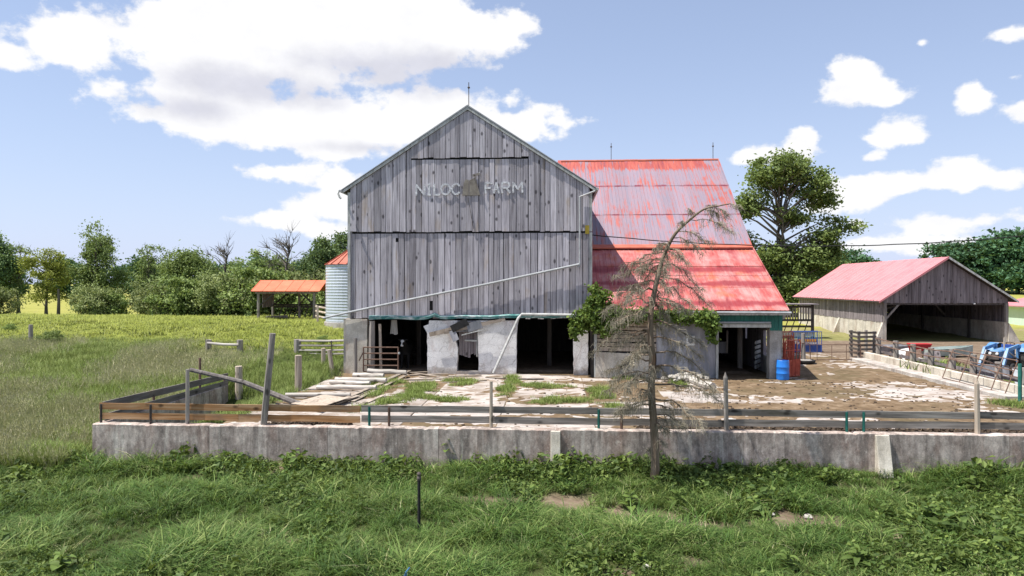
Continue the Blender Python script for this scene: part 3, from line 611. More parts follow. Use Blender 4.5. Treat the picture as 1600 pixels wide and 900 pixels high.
# broken planks hanging over the middle door
for p, q, w, mt in (((-6.35, FY - .22, 2.02), (-3.9, FY - .25, 2.62), .24, 'post_pale'), ((-5.6, FY - .28, 2.12), (-2.7, FY - .3, 2.78), .16, 'plank'), ((-4.7, FY - .33, 2.02), (-3.5, FY - .33, 2.33), .05, 'trim'), ((-5.2, FY - .34, 2.3), (-4.4, FY - .32, 2.72), .4, 'black'), ((-4.95, FY - .36, 1.75), (-5.2, FY - .3, 2.25), .36, 'grey_metal'), ((-4.4, FY - .3, 2.35), (-3.7, FY - .3, 2.6), .45, 'grey_metal'), ((-4.1, FY - .27, 2.55), (-2.5, FY - .28, 2.82), .12, 'plank')):
    b = MB(); p, q = Vector(p), Vector(q); d = (q - p).normalized(); s_ = Vector((-d.z, 0, d.x)) * w / 2
    b.prism([p + s_, q + s_ * .9, q - s_, p - s_ * .8], (0, .03, 0)); b.obj('broken_plank', M[mt], barn)
# door slats hanging in the middle opening
x = -4.9
while x < -3.95:
    w = rg.uniform(.13, .19); b = MB(); zb = rg.uniform(.82, 1.0); b.prism([(x, FY + .2, zb), (x + w - .02, FY + .2, zb + rg.uniform(-.08, .1)), (x + w - .02, FY + .2, 2.2), (x, FY + .2, 2.2)], (0, .03, 0)); b.obj('door_slat', M['dark_wood'] if rg.random() < .6 else M['shed_wood'], barn); x += w
b = MB(); b.beam((-4.6, FY + .17, 1.72), (-3.92, FY + .17, 1.7), .05, .08); b.obj('door_bar', M['trim'], barn)
b = MB(); b.beam((-3.98, FY + .16, .9), (-3.95, FY + .16, 2.1), .05, .06); b.obj('door_frame', M['trim'], barn)
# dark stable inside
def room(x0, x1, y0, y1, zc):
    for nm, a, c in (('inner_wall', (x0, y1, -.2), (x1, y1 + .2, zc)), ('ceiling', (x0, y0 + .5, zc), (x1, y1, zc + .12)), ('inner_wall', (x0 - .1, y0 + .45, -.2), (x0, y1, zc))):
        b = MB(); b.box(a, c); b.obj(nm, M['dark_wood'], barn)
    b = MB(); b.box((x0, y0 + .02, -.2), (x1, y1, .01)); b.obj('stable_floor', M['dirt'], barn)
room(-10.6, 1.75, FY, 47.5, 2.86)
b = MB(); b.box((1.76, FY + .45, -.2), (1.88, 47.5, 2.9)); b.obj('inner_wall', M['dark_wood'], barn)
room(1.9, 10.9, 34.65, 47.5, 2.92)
for x in (-7.6, -3.5, -.3):
    b = MB(); b.box((x - .12, 39, 0), (x + .12, 39.24, 2.86)); b.obj('stable_post', M['dark_wood'], barn)
# wing with the red roof
LY0 = 34.25; EZ = 3.28; BY = 40.4; BZ = 6.62; RY = 48.6; RZ = 13.02; XR = 11.05
rg = R(33)
def corr(x0, x1, a, c, name='roof_sheet', mat='roof_faded', rib=.235, lift=0.0):
    a = Vector(a); c = Vector(c); d = (c - a); nrm = Vector((0, -d.z, d.y)).normalized(); b = MB()
    prof = []; x = x0
    while x < x1 - .02:
        prof += [(x, .0), (x + rib * .80, .0), (x + rib * .86, .016), (x + rib * .94, .016)]; x += rib
    prof = [(min(q, x1), h) for q, h in prof if q <= x1 + .001] + [(x1, 0)]
    for q, h in prof:
        for t in (a, c): p = t + nrm * (h + lift); b.v.append((q, p.y, p.z))
    for i in range(len(prof) - 1): k = 2 * i; b.f.append((k, k + 2, k + 3, k + 1))
    return b.obj(name, M[mat], barn)
def slope_sheets(y0, z0, y1, z1, rows, xs_):
    for r_ in range(rows):
        t0, t1 = r_ / rows, (r_ + 1) / rows + .02
        for i in range(len(xs_) - 1):
            l0 = .012 + rg.uniform(0, .012) + (i % 2) * .008; dt = rg.uniform(-.006, .006)
            p = (0, lerp(y0, y1, t0) , lerp(z0, z1, t0) + .022); q = (0, lerp(y0, y1, t1), lerp(z0, z1, t1))
            corr(xs_[i], xs_[i + 1] + .03, p, q, lift=l0)
xs_ = [1.78 + i * (XR + .05 - 1.78) / 11 for i in range(12)]
slope_sheets(LY0, EZ + .02, BY + .1, BZ, 3, xs_)
xu = [.2 + i * (XR - .2) / 12 for i in range(13)]
slope_sheets(BY - .05, BZ + .035, RY, RZ, 3, xu)
b = MB(); b.prism([(1.75, LY0 + .05, EZ - .06), (1.75, BY - .1, BZ - .17), (1.75, BY - .1, BZ - .13), (1.75, LY0 + .05, EZ - .02)], (XR - 1.78, 0, 0)); b.prism([(-10.5, BY, BZ - .06), (-10.5, RY, RZ - .06), (-10.5, RY, RZ - .02), (-10.5, BY, BZ - .02)], (XR + 10.47, 0, 0)); b.obj('roof_deck', M['dark_wood'], barn)
b = MB(); b.prism([(-10.5, RY, RZ - .0), (-10.5, 62, 4.5), (-10.5, 62, 4.4), (-10.5, RY, RZ - .1)], (XR + 10.5, 0, 0)); b.obj('roof_slope', M['roof_rust'], barn)
b = MB(); b.prism([(1.8, BY - .16, BZ - .03), (1.8, BY - .17, BZ + .05), (1.8, BY + .12, BZ + .245), (1.8, BY + .14, BZ + .20)], (XR - 1.76, 0, 0)); b.obj('break_flashing', M['roof_rust'], barn)
b = MB(); b.tube([(.4, RY, RZ + .03), (XR + .05, RY, RZ + .03)], .09, 8); b.obj('ridge_cap', M['roof_rust'], barn)
for p, q in (((XR + .06, LY0, EZ + .03), (XR + .06, BY, BZ + .03)), ((XR + .02, BY, BZ + .08), (XR + .02, RY, RZ + .05))):
    b = MB(); b.beam(p, q, .05, .13); b.obj('rake_trim', M['roof_faded'], barn)
b = MB(); b.box((1.85, LY0 - .06, EZ - .17), (XR + .12, LY0 + .0, EZ - .0)); b.obj('fascia', M['trim'], barn)
b = MB(); b.tube([(1.85, LY0 - .1, EZ - .03), (XR + .15, LY0 - .1, EZ - .05)], .055, 8); b.obj('gutter', M['steel'], barn)
# wing right gable end with a slit and a side door
GX = 10.9
def gw(y0, y1, z0, z1, mat='barn_wood'):
    b = MB(); b.box((GX, y0, z0), (GX + .14, y1, z1)); b.obj('gable_wall', M[mat], barn)
gw(34.95, 36.6, -.2, 2.9, 'concrete_grey'); gw(36.6, 37.6, 2.2, 2.9); gw(36.6, 37.6, -.2, .9, 'concrete_grey'); gw(37.6, 40.75, -.2, 2.9); gw(40.75, 41.1, -.2, 1.5); gw(40.75, 41.1, 2.35, 2.9); gw(41.1, 61.9, -.2, 2.9)
b = MB(); b.prism([(GX, LY0 + .4, 2.9), (GX, 61.9, 2.9), (GX, 61.9, 4.4), (GX, RY, RZ - .1), (GX, BY, BZ - .1), (GX, LY0 + .4, EZ)], (.12, 0, 0)); b.obj('gable_wall', M['barn_wood'], barn)
# front of the lean-to
rough_block('curved_wall', [(2.0, -.2), (2.2, -.2), (3.4, -.2), (4.9, -.2), (4.9, 1.12), (3.4, 1.2), (2.0, 1.28)], 34.72, 35.1, 'concrete_pale', amp=.012)
b = MB(); b.box((1.93, 34.75, -.2), (2.06, 35.3, 2.7)); b.obj('corner_post', M['trim'], barn)
z = 1.3; 
while z < 2.85:
    h_ = rg.uniform(.17, .23); b = MB(); b.beam((2.08, 34.78 + rg.uniform(-.02, .02), z + h_ / 2), (4.95, 34.76, z + h_ / 2 - rg.uniform(.0, .06)), .035, h_ - .03); b.obj('board', M['post_pale'], barn); z += h_ + .015
rough_block('front_wall', [(4.95, -.2), (7.78, -.2), (7.78, 2.75), (4.95, 2.75)], 34.7, 34.95, 'grey_metal', amp=.01)
b = MB(); b.box((2.0, 35.0, 1.2), (4.95, 35.1, 3.1)); b.obj('inner_wall', M['black'], barn)  # flat black sheet standing in for the dark room behind the gapped boards
b = MB(); b.tube([(4.59, 34.55, 2.85), (5.98, 34.55, 2.82)], .03, 6); b.obj('water_pipe', M['white_paint'], barn)
wb = MB(); wb.box((6.35, 34.6, 1.62), (6.78, 34.69, 2.08)); wbo = wb.obj('vent_box', M['white_paint'], barn)
wb = MB(); wb.lathe([(.0, -.03), (.1, -.03), (.12, 0), (.12, .02)], 14, (6.57, 34.58, 1.84), 'Y'); wb.obj('fan_cover', M['grey_metal'], wbo)
b = MB(); b.beam((7.84, 34.68, -.05), (7.86, 34.68, 2.66), .11, .12); b.obj('door_jamb', M['trim'], barn)
b = MB(); b.box((7.75, 34.58, 2.5), (10.4, 34.78, 2.66)); b.obj('lintel', M['trim'], barn)
b = MB(); b.tube([(7.7, 34.5, 2.74), (10.35, 34.5, 2.74)], .05, 8); b.obj('door_track', M['steel'], barn)
x = 7.55
while x < 10.85:
    b = MB(); b.box((x, 34.6 + (0.012 if int(x * 10) % 2 else 0), 2.62 if x < 10.3 else 2.35), (x + .19, 34.66, 3.12)); b.obj('cladding_board', M['green_metal'], barn); x += .2
rough_block('pillar', [(10.32, -.2), (10.86, -.2), (10.86, 2.45), (10.34, 2.45)], 34.62, 35.1, 'concrete_grey', amp=.012)
# things seen through the lean-to door
b = MB(); b.tube([(9.95, 38.6, 0), (9.95, 38.6, 2.9)], .14, 8); b.obj('stable_post', M['post_grey'], barn)
b = MB(); b.box((8.35, 38.4, 0.9), (9.2, 38.5, 1.5)); b.obj('stall_panel', M['grey_metal'], barn)
b = MB(); b.beam((9.2, 38.4, .9), (9.22, 38.4, 2.1), .1, .1); b.obj('stable_post', M['post_grey'], barn)
for z in (.35, .6, .85, 1.1, 1.35, 1.6):
    b = MB(); b.beam((10.2, 36.6, z), (10.78, 37.7, z), .04, .16); b.obj('stall_rail', M['trim'], barn)
# ------------------------------------------------------------------ rail fence on the front wall
fence = thing('rail_fence', 'two-rail board fence with brown and grey rails along the top of the front wall', 'fence', (0, 21.85, .12))
rg = R(41)
def rail(x0, x1, zc0, zc1, y, mat, name='rail', h=.205):
    b = MB(); k = 6; 
    for i in range(k + 1):
        t = i / k; x = lerp(x0, x1, t); z = lerp(zc0, zc1, t) + (rg.uniform(-.012, .012) if 0 < i < k else 0); dy = .01 * math.sin(t * 3.1)
        b.v += [(x, y + dy, z - h / 2), (x, y + dy, z + h / 2), (x, y + dy + .04, z + h / 2), (x, y + dy + .04, z - h / 2)]
    for i in range(k):
        for q in range(4): c = i * 4 + q; b.f.append((c, c + 4, i * 4 + 4 + (q + 1) % 4, i * 4 + (q + 1) % 4))
    b.f += [(0, 1, 2, 3), (k * 4 + 3, k * 4 + 2, k * 4 + 1, k * 4)]
    b.obj(name, M[mat], fence)
for (x0, x1, mat) in ((-14.7, -10.1, 'rail_brown'), (-10.09, -6.15, 'rail_brown'), (-6.1, -2.0, 'rail_grey'), (-1.98, 1.35, 'rail_grey'), (1.37, 5.2, 'rail_grey'), (5.22, 8.8, 'rail_grey'), (8.82, 12.6, 'rail_grey'), (12.63, 17.2, 'rail_grey'), (17.22, 22, 'rail_grey')):
    d = rg.uniform(-.02, .02)
    rail(x0, x1, .645 + d, .64 + rg.uniform(-.02, .02), 21.9, mat); rail(x0, x1, .325 + d, .32 + rg.uniform(-.02, .02), 21.91, mat)
def fpost(x, z1, w, mat, lean=0, name='post', y=21.83, point=False):
    b = MB(); pts = [(x, y, -.1), (x + lean * .5, y, lerp(-.1, z1, .5)), (x + lean, y, z1 - (.18 if point else 0))]; rr = [w, w * .95, w * .9]
    if point: pts.append((x + lean, y, z1)); rr.append(.008)
    b.tube(pts, rr, 7, jit=.08, rg=rg); return b.obj(name, M[mat], fence)
def steel(x, z1=.72):
    b = MB(); b.box((x - .04, 21.84, -.05), (x + .04, 21.85, z1)); b.box((x - .008, 21.80, -.05), (x + .008, 21.84, z1)); b.obj('steel_post', M[rg.choice(('green_paint', 'rust', 'dark_iron'))], fence)
for px in (-12.95, -14.6): steel(px)
fpost(-11.72, 1.86, .06, 'post_grey'); fpost(-9.25, 3.02, .105, 'post_grey', .32)
for x in (-5.83, -5.2): steel(x)
fpost(-1.98, 1.56, .055, 'post_pale')
for x in (1.35, 2.05): steel(x)
fpost(5.22, 1.9, .075, 'post_grey', -.03, point=True)
for x in (8.8, 9.3): steel(x)
fpost(12.6, 1.78, .075, 'post_pale', -.02, point=True)
b = MB(); b.tube([(-5.2, 21.8, .55), (-4.6, 19.5, .25), (-3.27, 16.72, .02)], .0016, 4); b.obj('fence_wire', M['dark_iron'], fence)
# left return fence
f2 = thing('rail_fence', 'dark sagging plank rail fence running back along the left side wall', 'fence', (-14.8, 26, .1))
b = MB(); b.beam((-14.72, 22.1, .62), (-14.78, 31.0, .44), .05, .25); b.obj('rail', M['rail_dark'], f2)
b = MB(); b.beam((-14.70, 22.2, .22), (-14.72, 30.9, .13), .05, .24); b.obj('rail', M['rail_dark'], f2)
for y, z in ((28.6, 1.5), (25.2, .62), (30.8, .5)):
    b = MB(); b.tube([(-14.82, y, -.05), (-14.82, y, z)], .05, 6); b.obj('post', M['rust'], f2)
pole = MB(); pole.tube([(-14.6, 27.4, 1.15), (-12.2, 27.0, .72), (-9.35, 25.7, .05)], [.085, .10, .12], 8, jit=.1, rg=rg)
tag(pole.obj('fallen_pole', M['rail_dark']), 'long dark pole fallen slantwise off the end of the left side wall', 'pole')
# ------------------------------------------------------------------ loose posts in the grass
def post(name, p, top, r, mat, label, group=None, lean=(0, 0), cat='post'):
    b = MB(); x, y, z0 = p; b.tube([(x, y, z0), (x + lean[0] * .5, y + lean[1] * .5, lerp(z0, top, .5)), (x + lean[0], y + lean[1], top - .02), (x + lean[0], y + lean[1], top)], [r * 1.04, r, r * .97, r * .85], 9, jit=.05, rg=rg)
    return tag(b.obj(name, M[mat]), label, cat, group)
gp_ = 'old fence posts standing in the grass'
post('fence_post', (-14.25, 31.0, -1.0), (-14.59, 31, 0.89)[2], .16, 'post_pale', 'stout pale post behind the far end of the left side wall', gp_)
post('fence_post', (-11.1, 29.9, -.4), (-11.33, 29.9, 1.51)[2], .15, 'post_pale', 'square-topped pale post beside the lying logs', gp_)
post('fence_post', (-11.9, 35.6, -.2), 1.3, .11, 'post_pale', 'slim upright post in the grass left of the barn pier', gp_)
post('fence_post', (-11.05, 34.6, -.2), 1.32, .11, 'post_pale', 'slim pale post leaning left beside the barn pier', gp_, (-.22, 0))
post('fence_post', (-30.85, 39.71, 1.05), (-31.0, 39.9, 2.21)[2], .12, 'post_grey', 'lone grey post in the open pasture at far left', gp_)
b = MB(); b.tube([(-10.1, 35.2, -.1), (-10.12, 35.25, 1.85)], .09, 8); tag(b.obj('fence_post', M['post_grey']), 'grey plank post propped upright against the concrete pier', 'post', gp_)
def rail_run(name, label, pts, mat, rails, pr=.14, loc=None, railr=.06):
    t = thing(name, label, 'fence', loc or pts[0][:3])
    for (x, y, z, h) in pts:
        b = MB(); b.tube([(x, y, z - .3), (x, y, z + h)], pr, 8, jit=.08, rg=rg); b.obj('post', M['post_grey'], t)
    for (a, c) in rails:
        b = MB(); b.tube([a, tuple(lerp(a[i], c[i], .5) - (.03 if i == 2 else 0) for i in range(3)), c], railr, 7); b.obj('rail', M[mat], t)
    return t
ha = (-19.45, 38.5, 0.85); hb = (-17.64, 38.5, 0.72)
rail_run('hitching_rail', 'low rail nailed between two stumpy posts out in the meadow', [(ha[0], 38.5, ha[2], .62), (hb[0], 38.5, hb[2], .75)], 'log', [((ha[0], 38.35, ha[2] + .45), (hb[0], 38.35, hb[2] + .48))], .17, railr=.07)
p1 = (-14.26, 38.3, 0.58)
t = rail_run('rail_fence', 'short fence of pale round rails joined to the left corner of the barn', [(p1[0], 38.3, p1[2], .95), (-10.95, 38.3, p1[2] + .0, .9)], 'log', [((p1[0], 38.2, p1[2] + z), (-10.8, 38.2, p1[2] + z + .05)) for z in (.16, .36, .62, .88)], .2)
b = MB(); b.beam((-12.3, 38.15, p1[2] + .1), (-12.3, 38.15, p1[2] + .9), .04, .05); b.obj('gate_brace', M['dark_iron'], t)
# ------------------------------------------------------------------ poles and planks lying in the yard
LOGS = [
 ((-10.76, 27.63, 0.12), (-8.17, 27.69, 0.16), .10, 'nearest of the pale poles lying left of the yard, beside the sheet of plywood'),
 ((-10.28, 29.96, 0.12), (-7.59, 29.57, 0.2), .11, 'second pale pole from the front, lying across the grass edge'),
 ((-10.23, 31.57, 0.12), (-8.28, 31.13, 0.14), .10, 'short pole tucked against the double poles in the middle of the row'),
 ((-10.06, 31.85, 0.2), (-7.58, 31.34, 0.26), .12, 'thick whitish pole in the middle of the row, its end over the planks'),
 ((-9.87, 34.1, 0.12), (-8.26, 33.64, 0.16), .12, 'short dark-ended pole lying just in front of the metal gate'),
 ((-10.25, 35.89, 0.12), (-9.01, 35.64, 0.16), .10, 'small mossy pole at the foot of the concrete pier'),
 ((-9.2, 34.22, 0.3), (-7.23, 33.99, 0.28), .13, 'whitest pole at the back of the row, under the metal gate')]
for a, c, r, l in LOGS:
    b = MB(); k = 5; b.tube([tuple(lerp(a[i], c[i], q / k) + (rg.uniform(-.015, .015)) for i in range(3)) for q in range(k + 1)], [r * lerp(1, .86, q / k) for q in range(k + 1)], 10, jit=.05, rg=rg)
    tag(b.obj('log', M['log'], smooth=False), l + '' , 'log', 'poles lying left of the barnyard')
PLW = [((-8.19, 27.15, 0.12), (-7.44, 35.73, 0.16), 0.2),
 ((-7.84, 26.83, 0.05), (-7.25, 34.35, 0.14), 0.2),
 ((-7.8, 32.29, 0.16), (-7.54, 34.36, 0.2), 0.22),
 ((-8.07, 29.12, 0.1), (-7.7, 31.37, 0.14), 0.16),
 ((-9.23, 25.09, 0.16), (-7.84, 26.67, 0.2), 0.2),
 ((-8.39, 25.09, 0.1), (-7.83, 27.68, 0.14), 0.18),
 ((-9.5, 26.52, 0.06), (-8.59, 28.05, 0.1), 0.16),
 ((-8.28, 25.85, 0.04), (-7.83, 30.19, 0.08), 0.2),
 ((-7.25, 34.81, 0.05), (-5.37, 35.19, 0.08), 0.25),
 ((-7.06, 35.19, 0.1), (-4.45, 33.16, 0.1), 0.18),
 ((-6.66, 34.27, 0.06), (-4.06, 32.45, 0.05), 0.14),
 ((-7.22, 33.22, 0.04), (-5.84, 33.38, 0.06), 0.25),
 ((-7.97, 35.13, 0.1), (-6.51, 35.74, 0.1), 0.2),
 ((-5.23, 32.31, 0.03), (-3.23, 33.16, 0.05), 0.16),
 ((-7.34, 25.97, 0.03), (-6.97, 28.41, 0.06), 0.2),
 ((-10.33, 26.09, 0.05), (-8.54, 25.17, 0.06), 0.22),
 ((-3.34, 34.31, 0.05), (-1.68, 33.63, 0.06), 0.3),
 ((-5.25, 34.36, 0.06), (-3.66, 34.87, 0.07), 0.2),
 ((-7.38, 25.1, 0.04), (-7.24, 26.66, 0.06), 0.18)]
PLL = ['long plank along the right edge of the pole row, pointing at the gate', 'plank lying just outside the long one, right of the pole row', 'short plank under the back ends of the whitish poles', 'plank slanting out from under the thick whitish pole', 'bleached plank on the plywood sheet, leftmost of the stack', 'plank along the front edge of the warped plywood sheet', 'low plank under the warped plywood, behind its front edge', 'plank running from the fence rails towards the poles, over the grass', 'plank lying straight across the sill of the left stable doorway', 'plank before the white plaster wall, angled towards the camera', 'thin strip of wood lying out from the left stable doorway', 'plank lying left to right just beyond the end of the thick pole', 'plank right behind the metal gate foot', 'thin plank on the concrete in front of the narrow middle door', 'half buried plank close behind the brown part of the fence', 'lone plank at far left under the end of the fallen pole', 'wide short plank at the foot of the slanting white pipe', 'plank at the sill below the left white plaster wall', 'small plank behind the brown fence rails, nearest to the camera']
for i, (a, c, w) in enumerate(PLW):
    b = MB(); b.beam(a, c, w, .03, taper=rg.uniform(.75, 1)); o = b.obj('plank', M['plank'])
    tag(o, PLL[i], 'plank', 'loose planks scattered in the yard')
b = MB(); b.prism([(-9.73, 25.48, 0.16), (-8.28, 24.41, 0.22), (-7.92, 26.66, 0.2), (-9.29, 27.75, 0.14)], (0, 0, .02)); tag(b.obj('plywood_sheet', M['post_pale']), 'warped sheet of bleached plywood raised on the planks at the left', 'plywood')
b = MB(); b.prism([(-2.36, 33.67, 0.05), (-0.52, 33.78, 0.05), (-0.8, 35.12, 0.06), (-2.15, 35.37, 0.05)], (0, 0, .03)); tag(b.obj('plywood_sheet', M['slab']), 'pale flat board lying on the concrete below the slanting white pipe', 'plywood')
# steel tube gate at the left stable doorway
def tube_gate(name, label, p, q, zb, zt, bars, mat, r=.022, verts=0, group=None, cat='gate', extra=None):
    p, q = Vector(p), Vector(q); t = thing(name, label, cat, tuple(p), group=group)
    for x in (p, q):
        b = MB(); b.tube([(x.x, x.y, zb), (x.x, x.y, zt)], r * 1.25, 7); b.obj('upright', M[mat], t)
    for k in range(bars):
        z = lerp(zb, zt, k / (bars - 1)); b = MB(); b.tube([(p.x, p.y, z), (q.x, q.y, z)], r, 6); b.obj('bar', M[mat], t)
    for k in range(verts):
        u = (k + 1) / (verts + 1); v = p.lerp(q, u); b = MB(); b.tube([(v.x, v.y - .02, zb), (v.x, v.y - .02, zt)], r * .8, 6); b.obj('brace', M[mat], t)
    return t
tg = tube_gate('tube_gate', 'rusty metal tube gate across the left stable doorway', (-9.72, 35.3, 0), (-7.95, 35.35, 0), .15, 1.38, 5, 'rust', .03)
b = MB(); b.lathe([(0, -.03), (.06, 0), (.05, .08), (0, .1)], 8, (-7.9, 35.33, 1.05)); b.obj('latch', M['steel'], tg)
b = MB(); b.beam((-9.95, 35.3, .7), (-9.75, 35.3, 1.1), .05, .05); b.obj('hinge_bar', M['rust'], tg)
# cloth hanging inside
b = MB(); k = 12
for i in range(k + 1):
    t_ = i / k; x = lerp(-.2, .2, t_); y = .05 * math.sin(t_ * 19)
    b.v += [(-8.38 + x * .72, 36.3 + y * .5, 2.72), (-8.38 + x, 36.3 + y, 1.98 + .03 * math.sin(t_ * 7))]
for i in range(k): b.f.append((2 * i, 2 * i + 2, 2 * i + 3, 2 * i + 1))
tag(b.obj('hanging_cloth', M['cloth']), 'pale rag hanging from the ceiling in the left stable doorway', 'cloth')
# black cow with a white blaze behind the gate
def cow():
    m, n = newmat('cow_hide'); p = n.n('ShaderNodeTexCoord').outputs['Object']; sx = n.n('ShaderNodeSeparateXYZ', None, {0: p})
    z = sx.outputs[2]; ax = n.m('ABSOLUTE', sx.outputs[0]); ny = n.m('ADD', n.noise(p, 6, 3, .6), -.5)
    wd = n.m('ADD', n.m('MULTIPLY', n.ss(z, 1.52, 1.60), .085), n.m('ADD', n.m('MULTIPLY', n.m('SUBTRACT', 1.0, n.ss(z, 1.36, 1.44)), .10), .022))
    sd = 0.0
    f = n.m('MULTIPLY', n.m('LESS_THAN', n.m('ADD', ax, n.m('MULTIPLY', ny, .04)), wd), n.m('MULTIPLY', n.m('LESS_THAN', sx.outputs[1], -.16), n.m('LESS_THAN', z, 1.74)))
    c = n.mix(n.m('MAXIMUM', f, sd), (.012, .011, .011), (.72, .69, .66)); n.out(c, .7)
    me = bpy.data.meshes.new('cow'); V = []; E = []; Rr = []
    def chain(pts, start=None):
        prev = start
        for (x, y, z, r) in pts:
            V.append((x, y, z)); Rr.append(r); i = len(V) - 1
            if prev is not None: E.append((prev, i))
            prev = i
        return prev
    pel = chain([(0, 1.95, 1.18, .30)])
    a = chain([(0, 1.45, 1.10, .37), (0, .95, 1.08, .38), (0, .55, 1.12, .33)], pel); sh = a
    nk = chain([(0, .28, 1.32, .19), (0, .08, 1.50, .15)], sh); hd = chain([(0, -.10, 1.62, .135), (0, -.20, 1.50, .10), (0, -.27, 1.38, .085), (0, -.29, 1.32, .075)], nk)
    poll = nk
    for s_ in (-1, 1):
        chain([(s_ * .12, -.02, 1.66, .05), (s_ * .22, .0, 1.66, .045), (s_ * .29, .0, 1.64, .018)], poll)
        chain([(s_ * .17, .52, .80, .13), (s_ * .18, .52, .50, .075), (s_ * .18, .50, .25, .05), (s_ * .18, .47, .05, .06)], sh)
        chain([(s_ * .20, 1.92, .85, .17), (s_ * .20, 1.85, .62, .10), (s_ * .20, 2.05, .45, .06), (s_ * .20, 2.0, .22, .045), (s_ * .20, 1.96, .05, .06)], pel)
    chain([(0, 2.25, 1.25, .04), (0, 2.33, .95, .025), (0, 2.33, .6, .04)], pel)
    me.from_pydata(V, E, []); me.materials.append(m); o = bpy.data.objects.new('cow', me); COL.objects.link(o); o.location = (-8.0, 36.75, 0)
    sk = o.modifiers.new('skin', 'SKIN'); sk.use_smooth_shade = True; me.skin_vertices.new() if not me.skin_vertices else None
    for i, r in enumerate(Rr): me.skin_vertices[0].data[i].radius = (r, r)
    me.skin_vertices[0].data[0].use_root = True
    ss_ = o.modifiers.new('sub', 'SUBSURF'); ss_.levels = 2; ss_.render_levels = 2
    tag(o, 'black cow with a white blazed face looking out over the rusty gate', 'cow'); return o
cow()
# ------------------------------------------------------------------ blue drum, rusty gates, tub post, feeder
def drum(x, y, r=.29, h=.96):
    t = thing('drum', 'bright blue plastic drum standing by the right pillar of the red-roofed wing', 'drum', (x, y, 0))
    b = MB(); pr = [(0, .01), (r * .93, .01), (r * .97, .04), (r, .1), (r, .30), (r * 1.035, .32), (r * 1.035, .35), (r, .37), (r, .60), (r * 1.035, .62), (r * 1.035, .65), (r, .67), (r, .88), (r * .96, .93), (r * .96, h), (r * .9, h), (r * .88, h - .03), (0, h - .03)]
    b.lathe(pr, 28, (x, y, 0)); b.obj('barrel', M['blue_plastic'], t, smooth=True)
    b = MB(); b.lathe([(0, .0), (.04, .0), (.04, .03), (0, .03)], 10, (x + .14, y, h - .03)); b.obj('bung', M['blue_dark'], t)
drum(10.88, 34.4)
rg = R(52)
def lean_panel(x0, y0, w, h, tilt, mat, label, bars=4):
    t = thing('feeder_panel', label, 'feeder panel', (x0, y0, 0), group='rusty red feeder panels leaning by the barn')
    dx, dy = w
    def P(u, v): return (x0 + dx * u - tilt * v * h, y0 + dy * u, .05 + v * h)
    fr = MB(); fr.tube([P(0, 0), P(0, .93), P(.05, 1), P(.95, 1), P(1, .93), P(1, 0), P(0, 0)], .03, 7); fr.obj('frame', M[mat], t)
    for k in range(bars):
        u = (k + 1) / (bars + 1); b = MB(); b.tube([P(u, .0), P(u + .02, .97)], .022, 6); b.obj('bar', M[mat], t)
    b = MB(); b.tube([P(0, .72), P(1, .72)], .022, 6); b.obj('rail', M[mat], t)
    b = MB(); b.prism([P(.02, .02), P(.98, .02), P(.98, .48), P(.02, .44)], (.012, .012, 0)); b.obj('skirt_sheet', M[mat], t)
lean_panel(11.05, 35.7, (.9, .5), 1.95, .0, 'red_paint', 'rust-red feeder panel nearest the concrete pillar, behind the blue drum')
lean_panel(11.25, 35.35, (.85, .35), 1.78, -.03, 'red_paint', 'rust-red feeder panel with pale worn top in front of the others', 3)
lean_panel(11.75, 35.6, (.2, 1.6), 1.75, -.04, 'red_paint', 'rust-red feeder panel turned edge-on, furthest right of the stack', 5)
lean_panel(11.15, 36.5, (1.1, .5), 2.1, .0, 'red_paint', 'tallest rust-red feeder panel at the back of the stack', 6)
tp = thing('tub_post', 'dark wooden post set in a black tub in the dirt yard', 'post', (14.36, 41.7, 0))
b = MB(); b.tube([(14.36, 41.7, .1), (14.34, 41.7, 1.75)], [.13, .11], 8, jit=.08, rg=rg); b.obj('post', M['post_grey'], tp)
b = MB(); b.lathe([(0, .02), (.5, .02), (.62, .08), (.66, .2), (.58, .24), (.5, .2), (.12, .2)], 22, (14.36, 41.7, 0)); b.obj('tub', M['rubber'], tp, smooth=True)
b = MB(); b.lathe([(0, .205), (.48, .205), (.4, .235), (0, .25)], 18, (14.36, 41.7, 0)); b.obj('concrete_fill', M['concrete_kerb'], tp)
b = MB(); b.tube([(14.05, 41.6, .25), (14.0, 41.6, 1.1), (14.1, 41.6, 1.2), (14.6, 41.6, 1.2), (14.68, 41.6, 1.1), (14.72, 41.6, .25)], .025, 6); b.obj('hoop', M['rust'], tp)
# blue round-bale feeder with a yellow board
fx, fy = (16.85, 49.35, 0.0)[0], 48.6
bf = thing('bale_feeder', 'dark blue metal feeder cage with a band of yellow lettering', 'feeder', (fx, fy, 0))
w2 = .95
b = MB(); b.box((fx - w2, fy - .35, .06), (fx + w2, fy - .32, .55)); b.obj('side_panel', M['blue_dark'], bf)
b = MB(); b.box((fx - w2, fy + .35, .06), (fx + w2, fy + .38, .55)); b.obj('side_panel', M['blue_dark'], bf)
for s_ in (-1, 1):
    b = MB(); b.box((fx + s_ * w2 - .02, fy - .35, .06), (fx + s_ * w2 + .02, fy + .35, .55)); b.obj('end_panel', M['blue_dark'], bf)
for yy in (-.36, .38):
    b = MB(); b.tube([(fx - w2, fy + yy, .06), (fx - w2, fy + yy, 1.4), (fx + w2, fy + yy, 1.42), (fx + w2, fy + yy, .06)], .03, 6); b.obj('frame', M['blue_dark'], bf)
    for k in range(11):
        u = (k + 1) / 12; b = MB(); b.tube([(fx - w2 + 1.9 * u, fy + yy, .5), (fx - w2 + 1.9 * u, fy + yy, 1.4)], .016, 5); b.obj('bar', M['blue_paint'], bf)
b = MB(); b.box((fx - .62, fy - .42, .72), (fx + .62, fy - .40, .98)); nb = b.obj('name_band', M['blue_dark'], bf)
x = fx - .56
